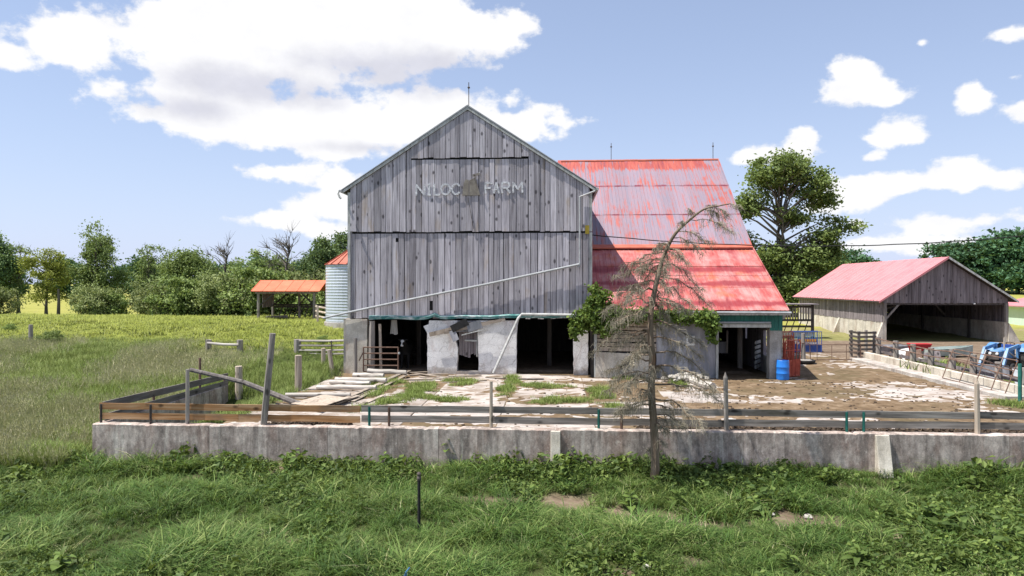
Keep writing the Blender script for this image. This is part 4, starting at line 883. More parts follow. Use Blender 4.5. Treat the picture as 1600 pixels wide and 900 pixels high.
while x < fx + .5:
    w = rg.uniform(.07, .13); b = MB(); b.box((x, fy - .435, .76), (x + w, fy - .421, .94)); b.obj('letter_block', M['yellow_rim'], nb); x += w + .05
# low pipe fence across the back of the yard
tube_gate('pipe_fence', 'low rusty pipe fence across the back of the dirt yard', (14.6, 42.6, 0), (18.3, 43.4, 0), .1, 1.0, 3, 'rust', .022, 3, cat='fence')
# ------------------------------------------------------------------ kerb wall and its fence
kw = thing('kerb_wall', 'two-step low concrete kerb wall along the right side of the barnyard', 'wall', (18.2, 36, 0))
ky = [28.9, 30.6, 32.2, 35.2, 38.2, 41.2, 43.6]
for a, c in zip(ky, ky[1:]):
    b = MB(); b.box((17.72, a + .006, -.3), (18.55, c - .006, .17)); b.obj('lower_step', M['concrete_kerb'], kw, bevel=.02)
    b = MB(); b.box((18.552, a + .006, -.3), (18.82, c - .006, .52)); b.obj('upper_step', M['concrete_pale'], kw, bevel=.015)
kf = thing('corral_fence', 'fence of stubby wooden posts and pipe rails along the right kerb wall', 'fence', (18.9, 36, .5))
KP = [(42.6, 1.5), (40.5, 1.43), (38.6, 1.42), (36.8, 1.38), (34.9, 1.45), (33.2, 1.39), (31.4, 1.25), (29.7, 1.2)]
for y, z in KP:
    b = MB(); b.tube([(18.98, y, -.1), (18.98, y, z * .6), (18.98, y, z)], [.16, .15, .14], 8, jit=.07, rg=rg); b.obj('post', M['post_grey'], kf)
for zz, r in ((.08, .028), (.42, .028)):
    for (y0, a0), (y1, a1) in zip(KP, KP[1:]):
        b = MB(); b.tube([(18.82, y0, a0 - zz), (18.82, y1, a1 - zz)], r, 6); b.obj('pipe_rail', M['rust'], kf)
for (y0, a0), (y1, a1) in zip(KP, KP[1:]):
    b = MB(); b.beam((19.1, y0, .62), (19.1, y1, .62), .05, .16); b.obj('board_rail', M['shed_wood'], kf)
# corner crib of boards at the far end
cp = thing('board_crate', 'small crib of dark stacked boards at the far end of the kerb wall', 'crib', (18.6, 43.9, 0))
for x, y in ((18.4, 43.9), (19.3, 43.9), (18.4, 45.0), (19.3, 45.0)):
    b = MB(); b.tube([(x, y, -.1), (x, y, 1.75)], .09, 7); b.obj('post', M['post_grey'], cp)
for z in (.4, .65, .9, 1.15, 1.4, 1.65):
    for p, q in (((18.3, 43.8, z), (19.4, 43.8, z + .02)), ((18.32, 43.8, z), (18.32, 45.1, z))):
        b = MB(); b.beam(p, q, .04, .13); b.obj('board', M['dark_wood'], cp)
# pipe panel leaning on the kerb
lp = thing('leaning_gate', 'thin rusty pipe gate leaning aslant against the right kerb wall', 'gate', (18.2, 31, 0))
def LP(u, v): return (18.15 + .5 * v, lerp(34.2, 29.6, u), lerp(.2, .15, u) + v * 1.35)
for v in (0, .35, .7, 1):
    b = MB(); b.tube([LP(0, v), LP(1, v)], .022, 6); b.obj('bar', M['rust'], lp)
for u in (0, .3, .55, .8, 1):
    b = MB(); b.tube([LP(u, 0), LP(u, 1)], .022, 6); b.obj('upright', M['rust'], lp)
gg = tube_gate('farm_gate', 'green tube farm gate at the right end of the kerb wall', (18.1, 28.3, 0), (21.6, 27.2, 0), .15, 1.35, 6, 'green_paint', .03, 2)
b = MB(); b.tube([(17.97, 28.4, -.2), (17.97, 28.4, 1.5)], .07, 8); b.obj('gate_post', M['green_paint'], gg)
# junk heap behind the kerb
rg = R(61)
def scrap(name, label, cat, build, mat):
    b = MB(); build(b); return tag(b.obj(name, M[mat]), label, cat)
scrap('scrap_sheet', 'tilted sheet of bare grey metal propped behind the kerb below the tractor', 'scrap metal', lambda b: b.prism([(19.6, 31.2, .05), (21.0, 31.0, .15), (21.3, 32.0, .75), (20.1, 32.3, .9)], (.02, .02, .03)), 'steel')
scrap('stone_block', 'tan rounded boulder behind the kerb beside the weeds', 'boulder', lambda b: b.lathe([(0, -.1), (.45, 0), (.5, .25), (.3, .5), (0, .58)], 9, (19.9, 39.8, 0)), 'rock')
scrap('wrapped_bale', 'white plastic wrapped bundle lying behind the kerb', 'bundle', lambda b: b.lathe([(0, 0), (.3, .05), (.38, .25), (.3, .42), (0, .48)], 10, (20.0, 38.6, 0)), 'white_paint')
for k, (x, y, l) in enumerate(((19.8, 41.6, 'bent white sheet of metal in the scrap heap, furthest from the camera'), (20.2, 41.0, 'crumpled brown panel in the scrap heap beside the boulder'), (20.8, 40.2, 'dark rusted panel lying in the scrap heap before the shed'))):
    def f(b, x=x, y=y): b.prism([(x - .5, y, .1), (x + .4, y - .2, .2), (x + .5, y + .2, .9), (x - .3, y + .3, .75)], (.03, .05, .02))
    scrap(('sheet_metal', 'crumpled_sheet', 'rusted_plate')[k], l, 'scrap metal', f, ('white_paint', 'rust', 'shed_wood')[k])
sp_ = MB()
for k in range(46):
    x, y = rg.uniform(19.3, 21.6), rg.uniform(38.4, 43.4); r = rg.uniform(.1, .34); M_ = Matrix.Translation((x, y, rg.uniform(.05, .45))) @ Matrix.Rotation(rg.uniform(0, 3.1), 4, Vector((rg.random(), rg.random(), rg.random())).normalized()); sp_.box((-r, -r * rg.uniform(.2, .8), -.03), (r, r * .5, .03 + rg.random() * .08), M_)
o = sp_.obj('scrap_heap', M['rust']); struct(o, 'stuff'); tag(o, 'tangled heap of rusty scrap behind the far end of the kerb fence', 'scrap heap')
# small boats / tarps / red hopper parked before the shed mouth
def hull(name, label, x, y, L, Wd, h, mat, rot):
    t = thing(name, label, 'boat', (x, y, .1), rot)
    b = MB(); k = 12; prof = []
    for i in range(k + 1):
        u = i / k; w = Wd * (math.sin(math.pi * min(1, u * .6 + .4)) ** .7 if u < 1 else 0.0) * (1 if u < .75 else max(.02, 1 - ((u - .75) / .25) ** 2))
        z = h * (1 + .25 * u * u)
        b.v += [(L * (u - .5), -w, z), (L * (u - .5), -w * .75, .25 * h), (L * (u - .5), 0, .05 + .3 * h * u ** 3), (L * (u - .5), w * .75, .25 * h), (L * (u - .5), w, z)]
    for i in range(k):
        for q in range(4): c = i * 5 + q; b.f.append((c, c + 5, c + 6, c + 1))
    b.f.append((0, 1, 2, 3, 4)); me = b.mesh('hull', M[mat]); o = put('hull', me, t); md = o.modifiers.new('s', 'SOLIDIFY'); md.thickness = .03
    for q in (-.2, .15):
        s_ = MB(); s_.box((L * q - .1, -Wd * .85, h * .8), (L * q + .1, Wd * .85, h * .85)); put('seat', s_.mesh('seat', M['post_pale']), t)
    return t
hull('tarp_boat', 'pale green open boat lying in the mouth of the right shed', 24.3, 45.2, 3.6, .65, .55, 'tarp', .25)
hull('tarp_boat', 'grey green boat behind, further left in the mouth of the right shed', 22.6, 47.4, 3.4, .6, .5, 'grey_metal', .1)
rh = thing('red_hopper', 'small red seed hopper standing among the boats before the shed', 'hopper', (22.4, 44.8, 0))
b = MB(); b.v = [(21.75, 44.5, .95), (23.05, 44.5, .95), (23.05, 45.1, .95), (21.75, 45.1, .95), (21.9, 44.65, .5), (22.9, 44.65, .5), (22.9, 44.95, .5), (21.9, 44.95, .5)]; b.f = [(0, 1, 5, 4), (1, 2, 6, 5), (2, 3, 7, 6), (3, 0, 4, 7), (4, 5, 6, 7), (0, 3, 2, 1)]; b.obj('bin', M['red_plain'], rh, bevel=.03)
for x in (21.95, 22.85):
    b = MB(); b.beam((x, 44.8, 0), (x, 44.8, .55), .08, .08); b.obj('leg', M['dark_iron'], rh)
# ------------------------------------------------------------------ tractor with front loader
def tractor(x, y, rz):
    t = thing('tractor', 'old blue tractor with front loader and yellow wheel rims behind the kerb', 'tractor', (x, y, .08), rz)
    # local: +X is forwards
    def part(name, b, mat, smooth=False, par=t, bevel=0): return put(name, b.mesh(name, M[mat], (0, 0, 0), smooth), par, bevel=bevel)
    b = MB(); b.v = [(.35, -.3, .85), (2.0, -.26, .9), (2.0, .26, .9), (.35, .3, .85), (.35, -.3, 1.38), (2.0, -.22, 1.30), (2.0, .22, 1.30), (.35, .3, 1.38)]; b.f = [(0, 3, 2, 1), (4, 5, 6, 7), (0, 1, 5, 4), (1, 2, 6, 5), (2, 3, 7, 6), (3, 0, 4, 7)]; part('hood', b, 'blue_paint', bevel=.05)
    b = MB(); b.box((2.001, -.22, .88), (2.04, .22, 1.26)); part('grille', b, 'dark_iron')
    for s_ in (-1, 1):
        b = MB(); b.lathe([(0, .0), (.07, .0), (.06, .04), (0, .05)], 10, (2.04, s_ * .15, 1.16), 'X'); part('headlight', b, 'white_paint')
    b = MB(); b.box((-.35, -.22, .45), (1.9, .22, .86)); part('engine_block', b, 'dark_iron', bevel=.03)
    for s_ in (-1, 1):
        w = put('rear_wheel', None, t, (0, s_ * .72, .74))
        ty = MB(); R0 = .74; ty.lathe([(.46, -.17), (.62, -.2), (R0 - .03, -.17), (R0, -.1), (R0, .1), (R0 - .03, .17), (.62, .2), (.46, .17)], 30, (0, 0, 0), 'Y')
        for k in range(18):
            a = 2 * math.pi * k / 18
            for q in (-1, 1):
                p = (math.cos(a) * R0, q * .16, math.sin(a) * R0); c = (math.cos(a + .16) * (R0 + .005), 0, math.sin(a + .16) * (R0 + .005)); ty.beam(p, c, .05, .05)
        put('tyre', ty.mesh('tyre', M['rubber']), w)
        ri = MB(); ri.lathe([(0, -s_ * -.04), (.1, s_ * .06), (.2, s_ * .02), (.36, s_ * .06), (.44, s_ * .14), (.47, s_ * .17), (.47, -s_ * .15), (.4, -s_ * .1), (0, -s_ * .06)], 24, (0, 0, 0), 'Y'); put('rim', ri.mesh('rim', M['yellow_rim'], (0, 0, 0), True), w)
        w = put('front_wheel', None, t, (1.62, s_ * .62, .36))
        ty = MB(); ty.lathe([(.2, -.09), (.32, -.1), (.36, -.05), (.36, .05), (.32, .1), (.2, .09)], 22, (0, 0, 0), 'Y'); put('tyre', ty.mesh('tyre', M['rubber'], (0, 0, 0), True), w)
        ri = MB(); ri.lathe([(0, s_ * .05), (.08, s_ * .06), (.18, s_ * .03), (.205, s_ * .08), (.205, -s_ * .08), (0, -s_ * .05)], 18, (0, 0, 0), 'Y'); put('rim', ri.mesh('rim', M['yellow_rim'], (0, 0, 0), True), w)
        b = MB(); k = 9
        for i in range(k):
            a = lerp(rad(170), rad(35), i / (k - 1)); b.v += [(math.cos(a) * .83, s_ * .5, .74 + math.sin(a) * .83), (math.cos(a) * .83, s_ * .92, .74 + math.sin(a) * .83)]
        for i in range(k - 1): b.f.append((2 * i, 2 * i + 1, 2 * i + 3, 2 * i + 2))
        o = part('fender', b, 'blue_paint'); md = o.modifiers.new('s', 'SOLIDIFY'); md.thickness = .025
        b = MB(); b.beam((.55, s_ * .5, .7), (.55, s_ * .5, 1.55), .13, .16); part('loader_post', b, 'blue_paint')
        b = MB(); b.beam((.5, s_ * .5, 1.5), (1.75, s_ * .5, 1.36), .1, .16); b.beam((1.73, s_ * .5, 1.4), (2.3, s_ * .5, .55), .1, .16); part('loader_arm', b, 'blue_paint')
        b = MB(); b.tube([(.62, s_ * .5, .85), (1.75, s_ * .5, 1.28)], .035, 8); part('ram', b, 'steel')
        b = MB(); b.tube([(1.8, s_ * .42, 1.3), (2.26, s_ * .42, .8)], .03, 8); part('ram', b, 'steel')
    b = MB(); b.beam((1.62, -.55, .42), (1.62, .55, .42), .12, .12); part('front_axle', b, 'dark_iron')
    b = MB(); b.prism([(2.32, -.75, .65), (2.22, -.75, .2), (2.35, -.75, .05), (2.85, -.75, .05), (2.85, -.75, .07), (2.4, -.75, .1), (2.28, -.75, .22), (2.36, -.75, .65)], (0, 1.5, 0)); part('bucket', b, 'grey_metal')
    b = MB(); b.box((-.45, -.22, .98), (-.05, .22, 1.05)); b.box((-.5, -.22, 1.02), (-.44, .22, 1.4)); part('seat', b, 'post_pale', bevel=.02)
    b = MB(); b.tube([(.3, 0, 1.3), (.12, 0, 1.55)], .025, 8); part('steering_column', b, 'dark_iron')
    b = MB(); pts = [(.12 + .07 * math.cos(a) , .19 * math.sin(a), 1.55 + .17 * math.cos(a) * .45) for a in [2 * math.pi * k / 18 for k in range(19)]]; b.tube(pts, .016, 6); part('steering_wheel', b, 'black')
    b = MB(); b.tube([(1.15, .12, 1.3), (1.15, .12, 1.9)], .035, 8); part('exhaust', b, 'post_pale')
    b = MB(); b.box((.3, -.24, 1.36), (.55, .24, 1.52)); part('dash', b, 'blue_dark')
    return t
tractor(22.75, 36.6, rad(180 + 38))
# ------------------------------------------------------------------ open-fronted shed on the right
shed = thing('open_shed', 'open-fronted wooden shed with pink metal roof and concrete lower walls', 'shed', (30.4, 57, 0))
SX0, SX1, SXP, SY, SYB = 25.75, 35.17, 30.47, 57.0, 76.0
rg = R(71)
for nm, x0, x1 in (('concrete_side', SX0, SX0 + .25), ('concrete_side', SX1 - .25, SX1)):
    b = MB(); b.box((x0, SY, -.3), (x1, SYB, 1.66)); b.obj(nm, M['concrete_pale'], shed)
b = MB(); b.box((SX0, SYB, -.3), (SX1, SYB + .25, 1.66)); b.obj('concrete_back', M['concrete_pale'], shed)
for y in (57.12, 65.6):
    b = MB(); b.prism([(SX0 - .002, y - .14, 1.62), (SX0 - .75, y - .14, -.3), (SX0 - .002, y - .14, -.3)], (0, .28, 0)); b.obj('buttress', M['concrete_pale'], shed)
b = MB(); b.prism([(SX1 + .002, 56.9, 1.62), (SX1 + 1.1, 56.9, -.3), (SX1 + .002, 56.9, -.3)], (0, .28, 0)); b.obj('buttress', M['concrete_pale'], shed)
def cladding(par, x0, x1, zb, ztf, y, axis='X', th=.03, wmin=.2, wmax=.3, mat='shed_wood', name='cladding'):
    b = MB(); x = x0
    while x < x1 - .02:
        w = min(rg.uniform(wmin, wmax), x1 - x); o = rg.uniform(-.012, .012); zz = zb + rg.uniform(-.03, .03)
        if axis == 'X': b.prism([(x + .006, y + o, zz), (x + w - .006, y + o, zz), (x + w - .006, y + o, ztf(x + w)), (x + .006, y + o, ztf(x))], (0, th, 0))
        else: b.prism([(y + o, x + .006, zz), (y + o, x + w - .006, zz), (y + o, x + w - .006, ztf(x + w)), (y + o, x + .006, ztf(x))], (th, 0, 0))
        x += w
    return b.obj(name, M[mat], par, stuff=True)
SZ = 6.62; SK = (6.62 - 3.5) / (SXP - SX0)
srf = lambda x: SZ - SK * abs(x - SXP) - .05
cladding(shed, SX0, SX1, 3.12, srf, SY - .03)
cladding(shed, SX0, SX1, 1.66, lambda y: srf(30.4) if False else 3.4, SYB)
cladding(shed, SX0, SX1, 3.4, srf, SYB)
cladding(shed, SY, SYB, 1.6, lambda y: 3.38, SX0 - .02, 'Y'); cladding(shed, SY, SYB, 1.6, lambda y: 3.38, SX1 - .02, 'Y')
b = MB(); b.box((SX0, SY + .03, 2.98), (SX1, SY + .2, 3.16)); b.obj('header_beam', M['dark_wood'], shed)
for x in (SX0 + .12, SX1 - .12):
    b = MB(); b.box((x - .11, SY - .1, 1.66), (x + .11, SY + .12, 3.14)); b.obj('corner_post', M['post_grey'], shed)
b = MB(); b.beam((SX0 + .15, SY + .1, 1.75), (SX0 + 1.25, SY + .1, 3.05), .12, .14); b.obj('brace', M['post_grey'], shed)
b = MB(); b.beam((SX0 + .4, SY + 5, 1.9), (SX1 - 3.2, SY + 8, 3.15), .14, .16); b.obj('brace', M['post_grey'], shed)
b = MB(); b.beam((SX1 - .5, SY + 8, 1.9), (SX1 - 1.7, SY + 8, 3.2), .12, .14); b.obj('brace', M['post_grey'], shed)
for x, y in ((SX1 - .3, 61.5), (SX1 - .3, 69)):
    b = MB(); b.box((x - .1, y, -.2), (x + .04, y + .18, 3.1)); b.obj('stud', M['dark_wood'], shed)
k = 0; y = SY - .5
while y < 76.6:
    y1 = min(y + .98, 76.7)
    for sgn, xe in ((-1, SX0 - .5), (1, SX1 + .5)):
        ze = SZ + .12 - SK * (abs(xe - SXP)); b = MB(); o = .006 * (k % 2)
        a0, a1 = (SXP, SZ + .12 + o), (xe, ze + o)
        for yy, h in ((y, 0), (y + .03, .03), (y + .07, .03), (y + .1, 0), (y1, 0)):
            b.v += [(a0[0], yy, a0[1] + h), (a1[0], yy, a1[1] + h)]
        for i in range(4): b.f.append((2 * i, 2 * i + 1, 2 * i + 3, 2 * i + 2) if sgn > 0 else (2 * i, 2 * i + 2, 2 * i + 3, 2 * i + 1))
        b.obj('roof_sheet', M['roof_pink'], shed)
    y = y1; k += 1
b = MB()
for sgn, xe in ((-1, SX0 - .48), (1, SX1 + .48)):
    ze = SZ + .06 - SK * abs(xe - SXP); b.prism([(SXP, SY - .48, SZ + .08), (xe, SY - .48, ze), (xe, SY - .48, ze - .05), (SXP, SY - .48, SZ + .03)], (0, 20, 0))
b.obj('roof_deck', M['dark_wood'], shed)
for sgn, xe in ((-1, SX0 - .52), (1, SX1 + .52)):
    ze = SZ + .1 - SK * abs(xe - SXP); b = MB(); b.prism([(SXP, SY - .53, SZ + .15), (xe, SY - .53, ze + .04), (xe, SY - .53, ze - .12), (SXP, SY - .53, SZ - .03)], (0, .035, 0)); b.obj('rake_board', M['roof_pink'] if sgn < 0 else M['trim'], shed)
b = MB(); y = SY
while y < SYB:
    b.box((SX0 - .48, y, 3.22), (SX0, y + .07, 3.36)); y += .6
b.obj('rafter_tails', M['post_grey'], shed, stuff=True)
b = MB(); b.box((SX0, SY + .2, -.2), (SX1, SYB, .06)); b.obj('floor', M['dirt'], shed)
b = MB(); b.lathe([(0, -.05), (.09, -.02), (.07, .05), (0, .07)], 10, (32.6, SY - .1, 3.08)); b.obj('lamp', M['white_paint'], shed)
# slatted hay feeder rack between the barn and the shed
hr = thing('hay_rack', 'dark roofed hay rack with upright slats and slanting bars beyond the barn', 'hay rack', (19.8, 60, .1))
HX0, HX1, HY = 17.2, 21.4, 60.0
for x in (HX0, HX1):
    b = MB(); b.box((x - .1, HY - .1, 0), (x + .1, HY + .1, 2.9)); b.obj('post', M['dark_wood'], hr)
for z in (1.62, 2.75, 1.1):
    b = MB(); b.box((HX0, HY - .13, z - .09), (HX1, HY - .101, z + .09)); b.obj('beam', M['dark_wood'], hr)
x = HX0 + .15
while x < HX1 - .1:
    b = MB(); b.box((x, HY - .1, 1.71), (x + .11, HY - .06, 2.66)); b.obj('slat', M['post_grey'] if rg.random() < .75 else M['dark_wood'], hr); x += .215
x = HX0 + .2
while x < HX1 - .3:
    b = MB(); b.beam((x, HY - .15, .72), (x + .28, HY - .15, 1.55), .06, .06); b.obj('slanted_bar', M['dark_wood'], hr); x += .55
b = MB(); b.box((HX0 - .3, HY - .6, 2.92), (HX1 + .3, HY + 1.2, 2.99)); b.obj('roof', M['shed_wood'], hr)
b = MB(); b.box((HX0, HY - .25, .28), (HX1, HY - .2, .72)); b.obj('trough_board', M['concrete_kerb'], hr)
# mint building and parked car at far right
gb = thing('small_building', 'small mint green building with pink roof at the right edge', 'building', (47, 72, .4))
b = MB(); b.box((47.3, 71, -.2), (56, 79, 2.25)); b.obj('wall', M['mint'], gb)
b = MB(); b.box((47.29, 70.98, 1.75), (56, 70.995, 2.2)); b.obj('frieze', M['green_metal'], gb)
b = MB(); b.prism([(46.8, 70.5, 2.28), (56, 70.5, 2.28), (56, 70.5, 2.36), (46.8, 70.5, 2.36)], (0, 9, 0)); b.obj('eave_board', M['white_paint'], gb)
b = MB(); b.prism([(46.75, 70.4, 2.37), (56, 70.4, 2.37), (56, 75, 3.3), (48.5, 75, 3.3)], (0, 0, .06)); b.prism([(46.75, 79.6, 2.37), (48.5, 75, 3.3), (56, 75, 3.3), (56, 79.6, 2.37)], (0, 0, .06)); b.prism([(46.75, 70.4, 2.37), (48.5, 75, 3.3), (46.75, 79.6, 2.37)], (0, 0, .06)); b.obj('roof', M['roof_pink'], gb)
b = MB(); b.box((49.5, 70.95, .9), (50.6, 70.985, 1.7)); wf = b.obj('window', M['white_paint'], gb); b = MB(); b.box((49.58, 70.93, .97), (50.52, 70.948, 1.63)); b.obj('pane', M['glass'], wf)
def car(x, y, z, rz):
    t = thing('parked_car', 'white car parked between the shed and the mint green building', 'car', (x, y, z), rz)
    def part(name, b, mat, par=t, smooth=False, bevel=0): return put(name, b.mesh(name, M[mat], (0, 0, 0), smooth), par, bevel=bevel)
    side = [(-2.15, .45), (-2.2, .75), (-2.05, 1.0), (-1.2, 1.05), (-.7, 1.5), (.65, 1.52), (1.3, 1.03), (2.0, .9), (2.2, .65), (2.15, .35), (-2.1, .3)]
    b = MB(); b.prism([(a, -.85, c) for a, c in side], (0, 1.7, 0)); part('body', b, 'white_paint', bevel=.06)
    for s_ in (-1, 1):
        b = MB(); b.prism([(-1.05, s_ * .862, 1.06), (-.62, s_ * .862, 1.43), (.58, s_ * .862, 1.44), (1.1, s_ * .862, 1.06)], (0, s_ * .006, 0)); part('side_window', b, 'glass')
        for xx in (-1.4, 1.4):
            w = put('wheel', None, t, (xx, s_ * .78, .32)); b = MB(); b.lathe([(0, -.1), (.3, -.1), (.33, -.06), (.33, .06), (.3, .1), (0, .1)], 18, (0, 0, 0), 'Y'); part('tyre', b, 'rubber', w); b = MB(); b.lathe([(0, -.11), (.19, -.11), (.19, .11), (0, .11)], 14, (0, 0, 0), 'Y'); part('rim', b, 'steel', w)
        b = MB(); b.box((2.14, s_ * .6 - .17, .66), (2.2, s_ * .6 + .17, .8)); part('headlight', b, 'glass')
    b = MB(); b.prism([(.72, -.68, 1.5), (1.28, -.74, 1.07), (1.28, .74, 1.07), (.72, .68, 1.5)], (.04, 0, .03)); part('windscreen', b, 'glass')
    return t
car(49.2, 84, .75, rad(200))
# ------------------------------------------------------------------ grain bin and orange roofed shelter
gbn = thing('grain_bin', 'pale corrugated steel grain bin with red cone roof behind the barn', 'grain bin', (-13.25, 46.2, 1.9))
bx, by, bz = -13.4, 46.5, 1.95; BR = 1.88
for k in range(5):
    b = MB(); z0 = bz + .15 + k * .76; pr = []
    for i in range(9): pr += [(BR + (.018 if i % 2 else 0), z0 + .76 * i / 8)]
    b.lathe(pr, 40, (bx, by, 0)); b.obj('ring', M['bin_steel'], gbn)
b = MB(); b.lathe([(0, bz - .4), (BR + .12, bz - .4), (BR + .12, bz + .15), (0, bz + .15)], 30, (bx, by, 0)); b.obj('base', M['concrete_kerb'], gbn)
for k in range(20):
    a0, a1 = 2 * math.pi * k / 20, 2 * math.pi * (k + 1) / 20; zt = bz + 5.1; ze = bz + 3.93
    def rp(a, r, z): return (bx + r * math.cos(a), by + r * math.sin(a), z)
    b = MB(); b.v = [rp(a0, BR + .1, ze), rp(a1, BR + .1, ze), rp(a1, .2, zt), rp(a0, .2, zt), rp(a0, BR + .1, ze + .05), rp(a0 + .03, BR + .1, ze + .05), rp(a0 + .03, .2, zt + .05), rp(a0, .2, zt + .05)]
    b.f = [(0, 1, 2, 3), (4, 5, 6, 7), (0, 4, 7, 3), (1, 0, 4, 5)]; b.obj('roof_panel', M['roof_rust'], gbn)
b = MB(); b.lathe([(.22, bz + 5.05), (.22, bz + 5.2), (0, bz + 5.3)], 14, (bx, by, 0)); b.obj('cap', M['steel'], gbn)
sh = thing('open_shelter', 'small open shelter with bright orange metal roof in the pasture', 'shelter', (-19.6, 50, 2.0))
rg = R(77); Z0 = 2.0
for x, y in ((-21.35, 49.6), (-17.25, 49.6), (-21.35, 52.2), (-19.3, 52.2), (-17.25, 52.2)):
    b = MB(); b.tube([(x, y, Z0 - .3), (x, y, 4.05 + (.0 if y < 51 else .5))], .1, 7); b.obj('post', M['post_grey'], sh)
rp_ = [(49.2, 4.08), (50.9, 4.86), (52.6, 4.1)]
for (y0, z0), (y1, z1) in zip(rp_, rp_[1:]):
    x = -21.75
    while x < -16.75:
        b = MB(); b.prism([(x, y0, z0), (x + .83, y0, z0), (x + .83, y1, z1), (x, y1, z1)], (0, 0, .035)); b.beam((x + .02, y0, z0 + .04), (x + .02, y1, z1 + .04), .04, .03); b.obj('roof_sheet', M['roof_orange'], sh); x += .836
for p, q in (((-21.35, 49.65, 3.0), (-20.2, 49.65, 3.95)), ((-17.3, 49.65, 3.1), (-18.2, 49.65, 3.95)), ((-21.3, 52.1, 3.0), (-19.9, 52.1, 4.1)), ((-19.3, 52.1, 3.0), (-18.4, 52.1, 4.1))):
    b = MB(); b.beam(p, q, .08, .1); b.obj('brace', M['dark_wood'], sh)
b = MB(); b.beam((-21.6, 49.6, 4.0), (-17.0, 49.6, 4.0), .1, .14); b.obj('beam', M['post_grey'], sh)
for z in (2.9, 3.05):
    b = MB(); b.beam((-21.3, 52.25, z), (-17.2, 52.25, z), .05, .13); b.obj('rail', M['dark_wood'], sh)
for k in range(9):
    x = -20.9 + k * .4; b = MB(); b.beam((x, 52.2, 2.15), (x + .3, 52.2, 2.85), .05, .07); b.obj('slanted_bar', M['dark_wood'], sh)
y = 50.3
while y < 52.0:
    b = MB(); b.box((-21.36, y, 2.85 if y < 50 else 2.9), (-21.32, y + .16, 4.3)); b.obj('wall_board', M['shed_wood'], sh); y += .18
b = MB(); b.beam((-21.2, 50.6, 2.15), (-19.9, 51.4, 2.2), .3, .2); b.obj('trough', M['post_grey'], sh)
sf = rail_run('rail_fence', 'short pale board gate section between the orange shelter and the grain bin', [(-16.9, 49.0, 1.95, 1.25), (-15.3, 47.6, 1.95, 1.1)], 'post_pale', [((-16.9, 48.95, 1.95 + z), (-15.2, 47.55, 1.95 + z - .12)) for z in (.4, .75, 1.08)], .06, railr=.075)
b = MB(); b.tube([(-15.9, 46.4, 1.5), (-15.9, 46.4, 3.15)], .07, 7); tag(b.obj('fence_post', M['post_pale']), 'yellowish post standing just left of the grain bin', 'post', gp_)
# overhead cable and electric fence stake
b = MB(); A, C = Vector((1.8, 37.2, 7.2)), Vector((31.5, 37.4, 8.05)); n_ = 40; pts = []
for i in range(n_ + 1):
    t_ = i / n_; p = A.lerp(C, t_); p.z -= 4 * 1.02 * t_ * (1 - t_) + .012 * math.sin(i * 1.7); pts.append(p)
b.tube(pts, .026, 6); tag(b.obj('overhead_cable', M['black']), 'sagging black cable running from the grey barn off to the right', 'cable')
es = thing('electric_fence_stake', 'black stake with insulator standing in the foreground grass', 'stake', (-3.25, 16.7, -1.3))
b = MB(); b.tube([(-3.25, 16.7, -1.5), (-3.25, 16.7, .02)], [.04, .036], 8); b.obj('stake', M['black'], es)
b = MB(); b.lathe([(0, -.1), (.045, -.1), (.055, -.05), (.04, 0), (.055, .05), (.03, .09), (0, .1)], 10, (-3.25, 16.7, -.02)); b.obj('insulator', M['dark_iron'], es)
wf_ = MB(); wf_.tube([(-34.68, 58, 1.61), (-29.07, 58, 1.79), (-25.18, 58, 2.13)], .012, 4); tag(wf_.obj('wire_strand', M['steel']), 'single thin fence wire in front of the hedgerow trees', 'wire')
b = MB(); b.prism([(-2.95, 13.45, -1.12), (-2.9, 13.45, -1.02), (-2.84, 13.45, -1.0), (-2.87, 13.45, -1.15)], (0, .02, 0)); b.tube([(-2.92, 13.45, -1.2), (-2.88, 13.44, -1.0), (-2.8, 13.45, -.9)], .014, 5); tag(b.obj('plastic_scrap', M['blue_paint']), 'scrap of blue plastic caught in the grass at the bottom', 'litter')
# ------------------------------------------------------------------ stones
rg = R(91)
def stone(x, y, z, r, label, group=None, mat='rock', name='stone', cat='stone'):
    b = MB(); n_ = 8
    for i in range(5):
        ph = -math.pi / 2 + math.pi * i / 4
        for j in range(n_):
            a = 2 * math.pi * j / n_; q = r * (1 + rg.uniform(-.22, .22)); b.v.append((x + q * math.cos(ph) * math.cos(a) * 1.15, y + q * math.cos(ph) * math.sin(a), z + q * math.sin(ph) * .7 + r * .3))
    for i in range(4):
        for j in range(n_): a = i * n_ + j; c = i * n_ + (j + 1) % n_; b.f.append((a, c, c + n_, a + n_))
    return tag(b.obj(name, M[mat]), label, cat, group)
for u, r, l in [((5.51, 18.37), 0.085, 'white stone on the bare soil right of the dead tree, left of a pair'), ((6.4, 18.28), 0.1, 'white stone on the bare soil, right of a pair'), ((6.57, 17.35), 0.06, 'small white stone half hidden in weeds below the pair on bare soil'), ((7.12, 15.04), 0.1, None), ((1.9, 14.76), 0.1, 'pale stone in the weeds near the bottom edge, below the dead tree'), ((-1.55, 19.59), 0.05, 'small stone at the wall side of the bare strip, left of the tall weed'), ((6.68, 15.67), 0.07, 'small bluish stone among weeds in the lower right'), ((0.87, 18.24), 0.06, 'small stone at the right end of the central bare patch'), ((-9.92, 21.51), 0.1, 'pale stone in the grass below the left end of the wall')]:
    if l: stone(u[0], u[1], height(u[0], u[1]) + .02, r, l, None)
for k in range(22):
    x = 5.6 + rg.gauss(.6, .55); y = 33.6 + rg.gauss(0, .35); stone(x, y, .1 + max(0, .28 - abs(x - 6.2) * .25) * rg.random(), rg.uniform(.1, .2), 'pale broken rock in the rubble heap against the barn wall behind the dead tree', 'rubble heap by the barn wall', name='rubble', cat='rock')
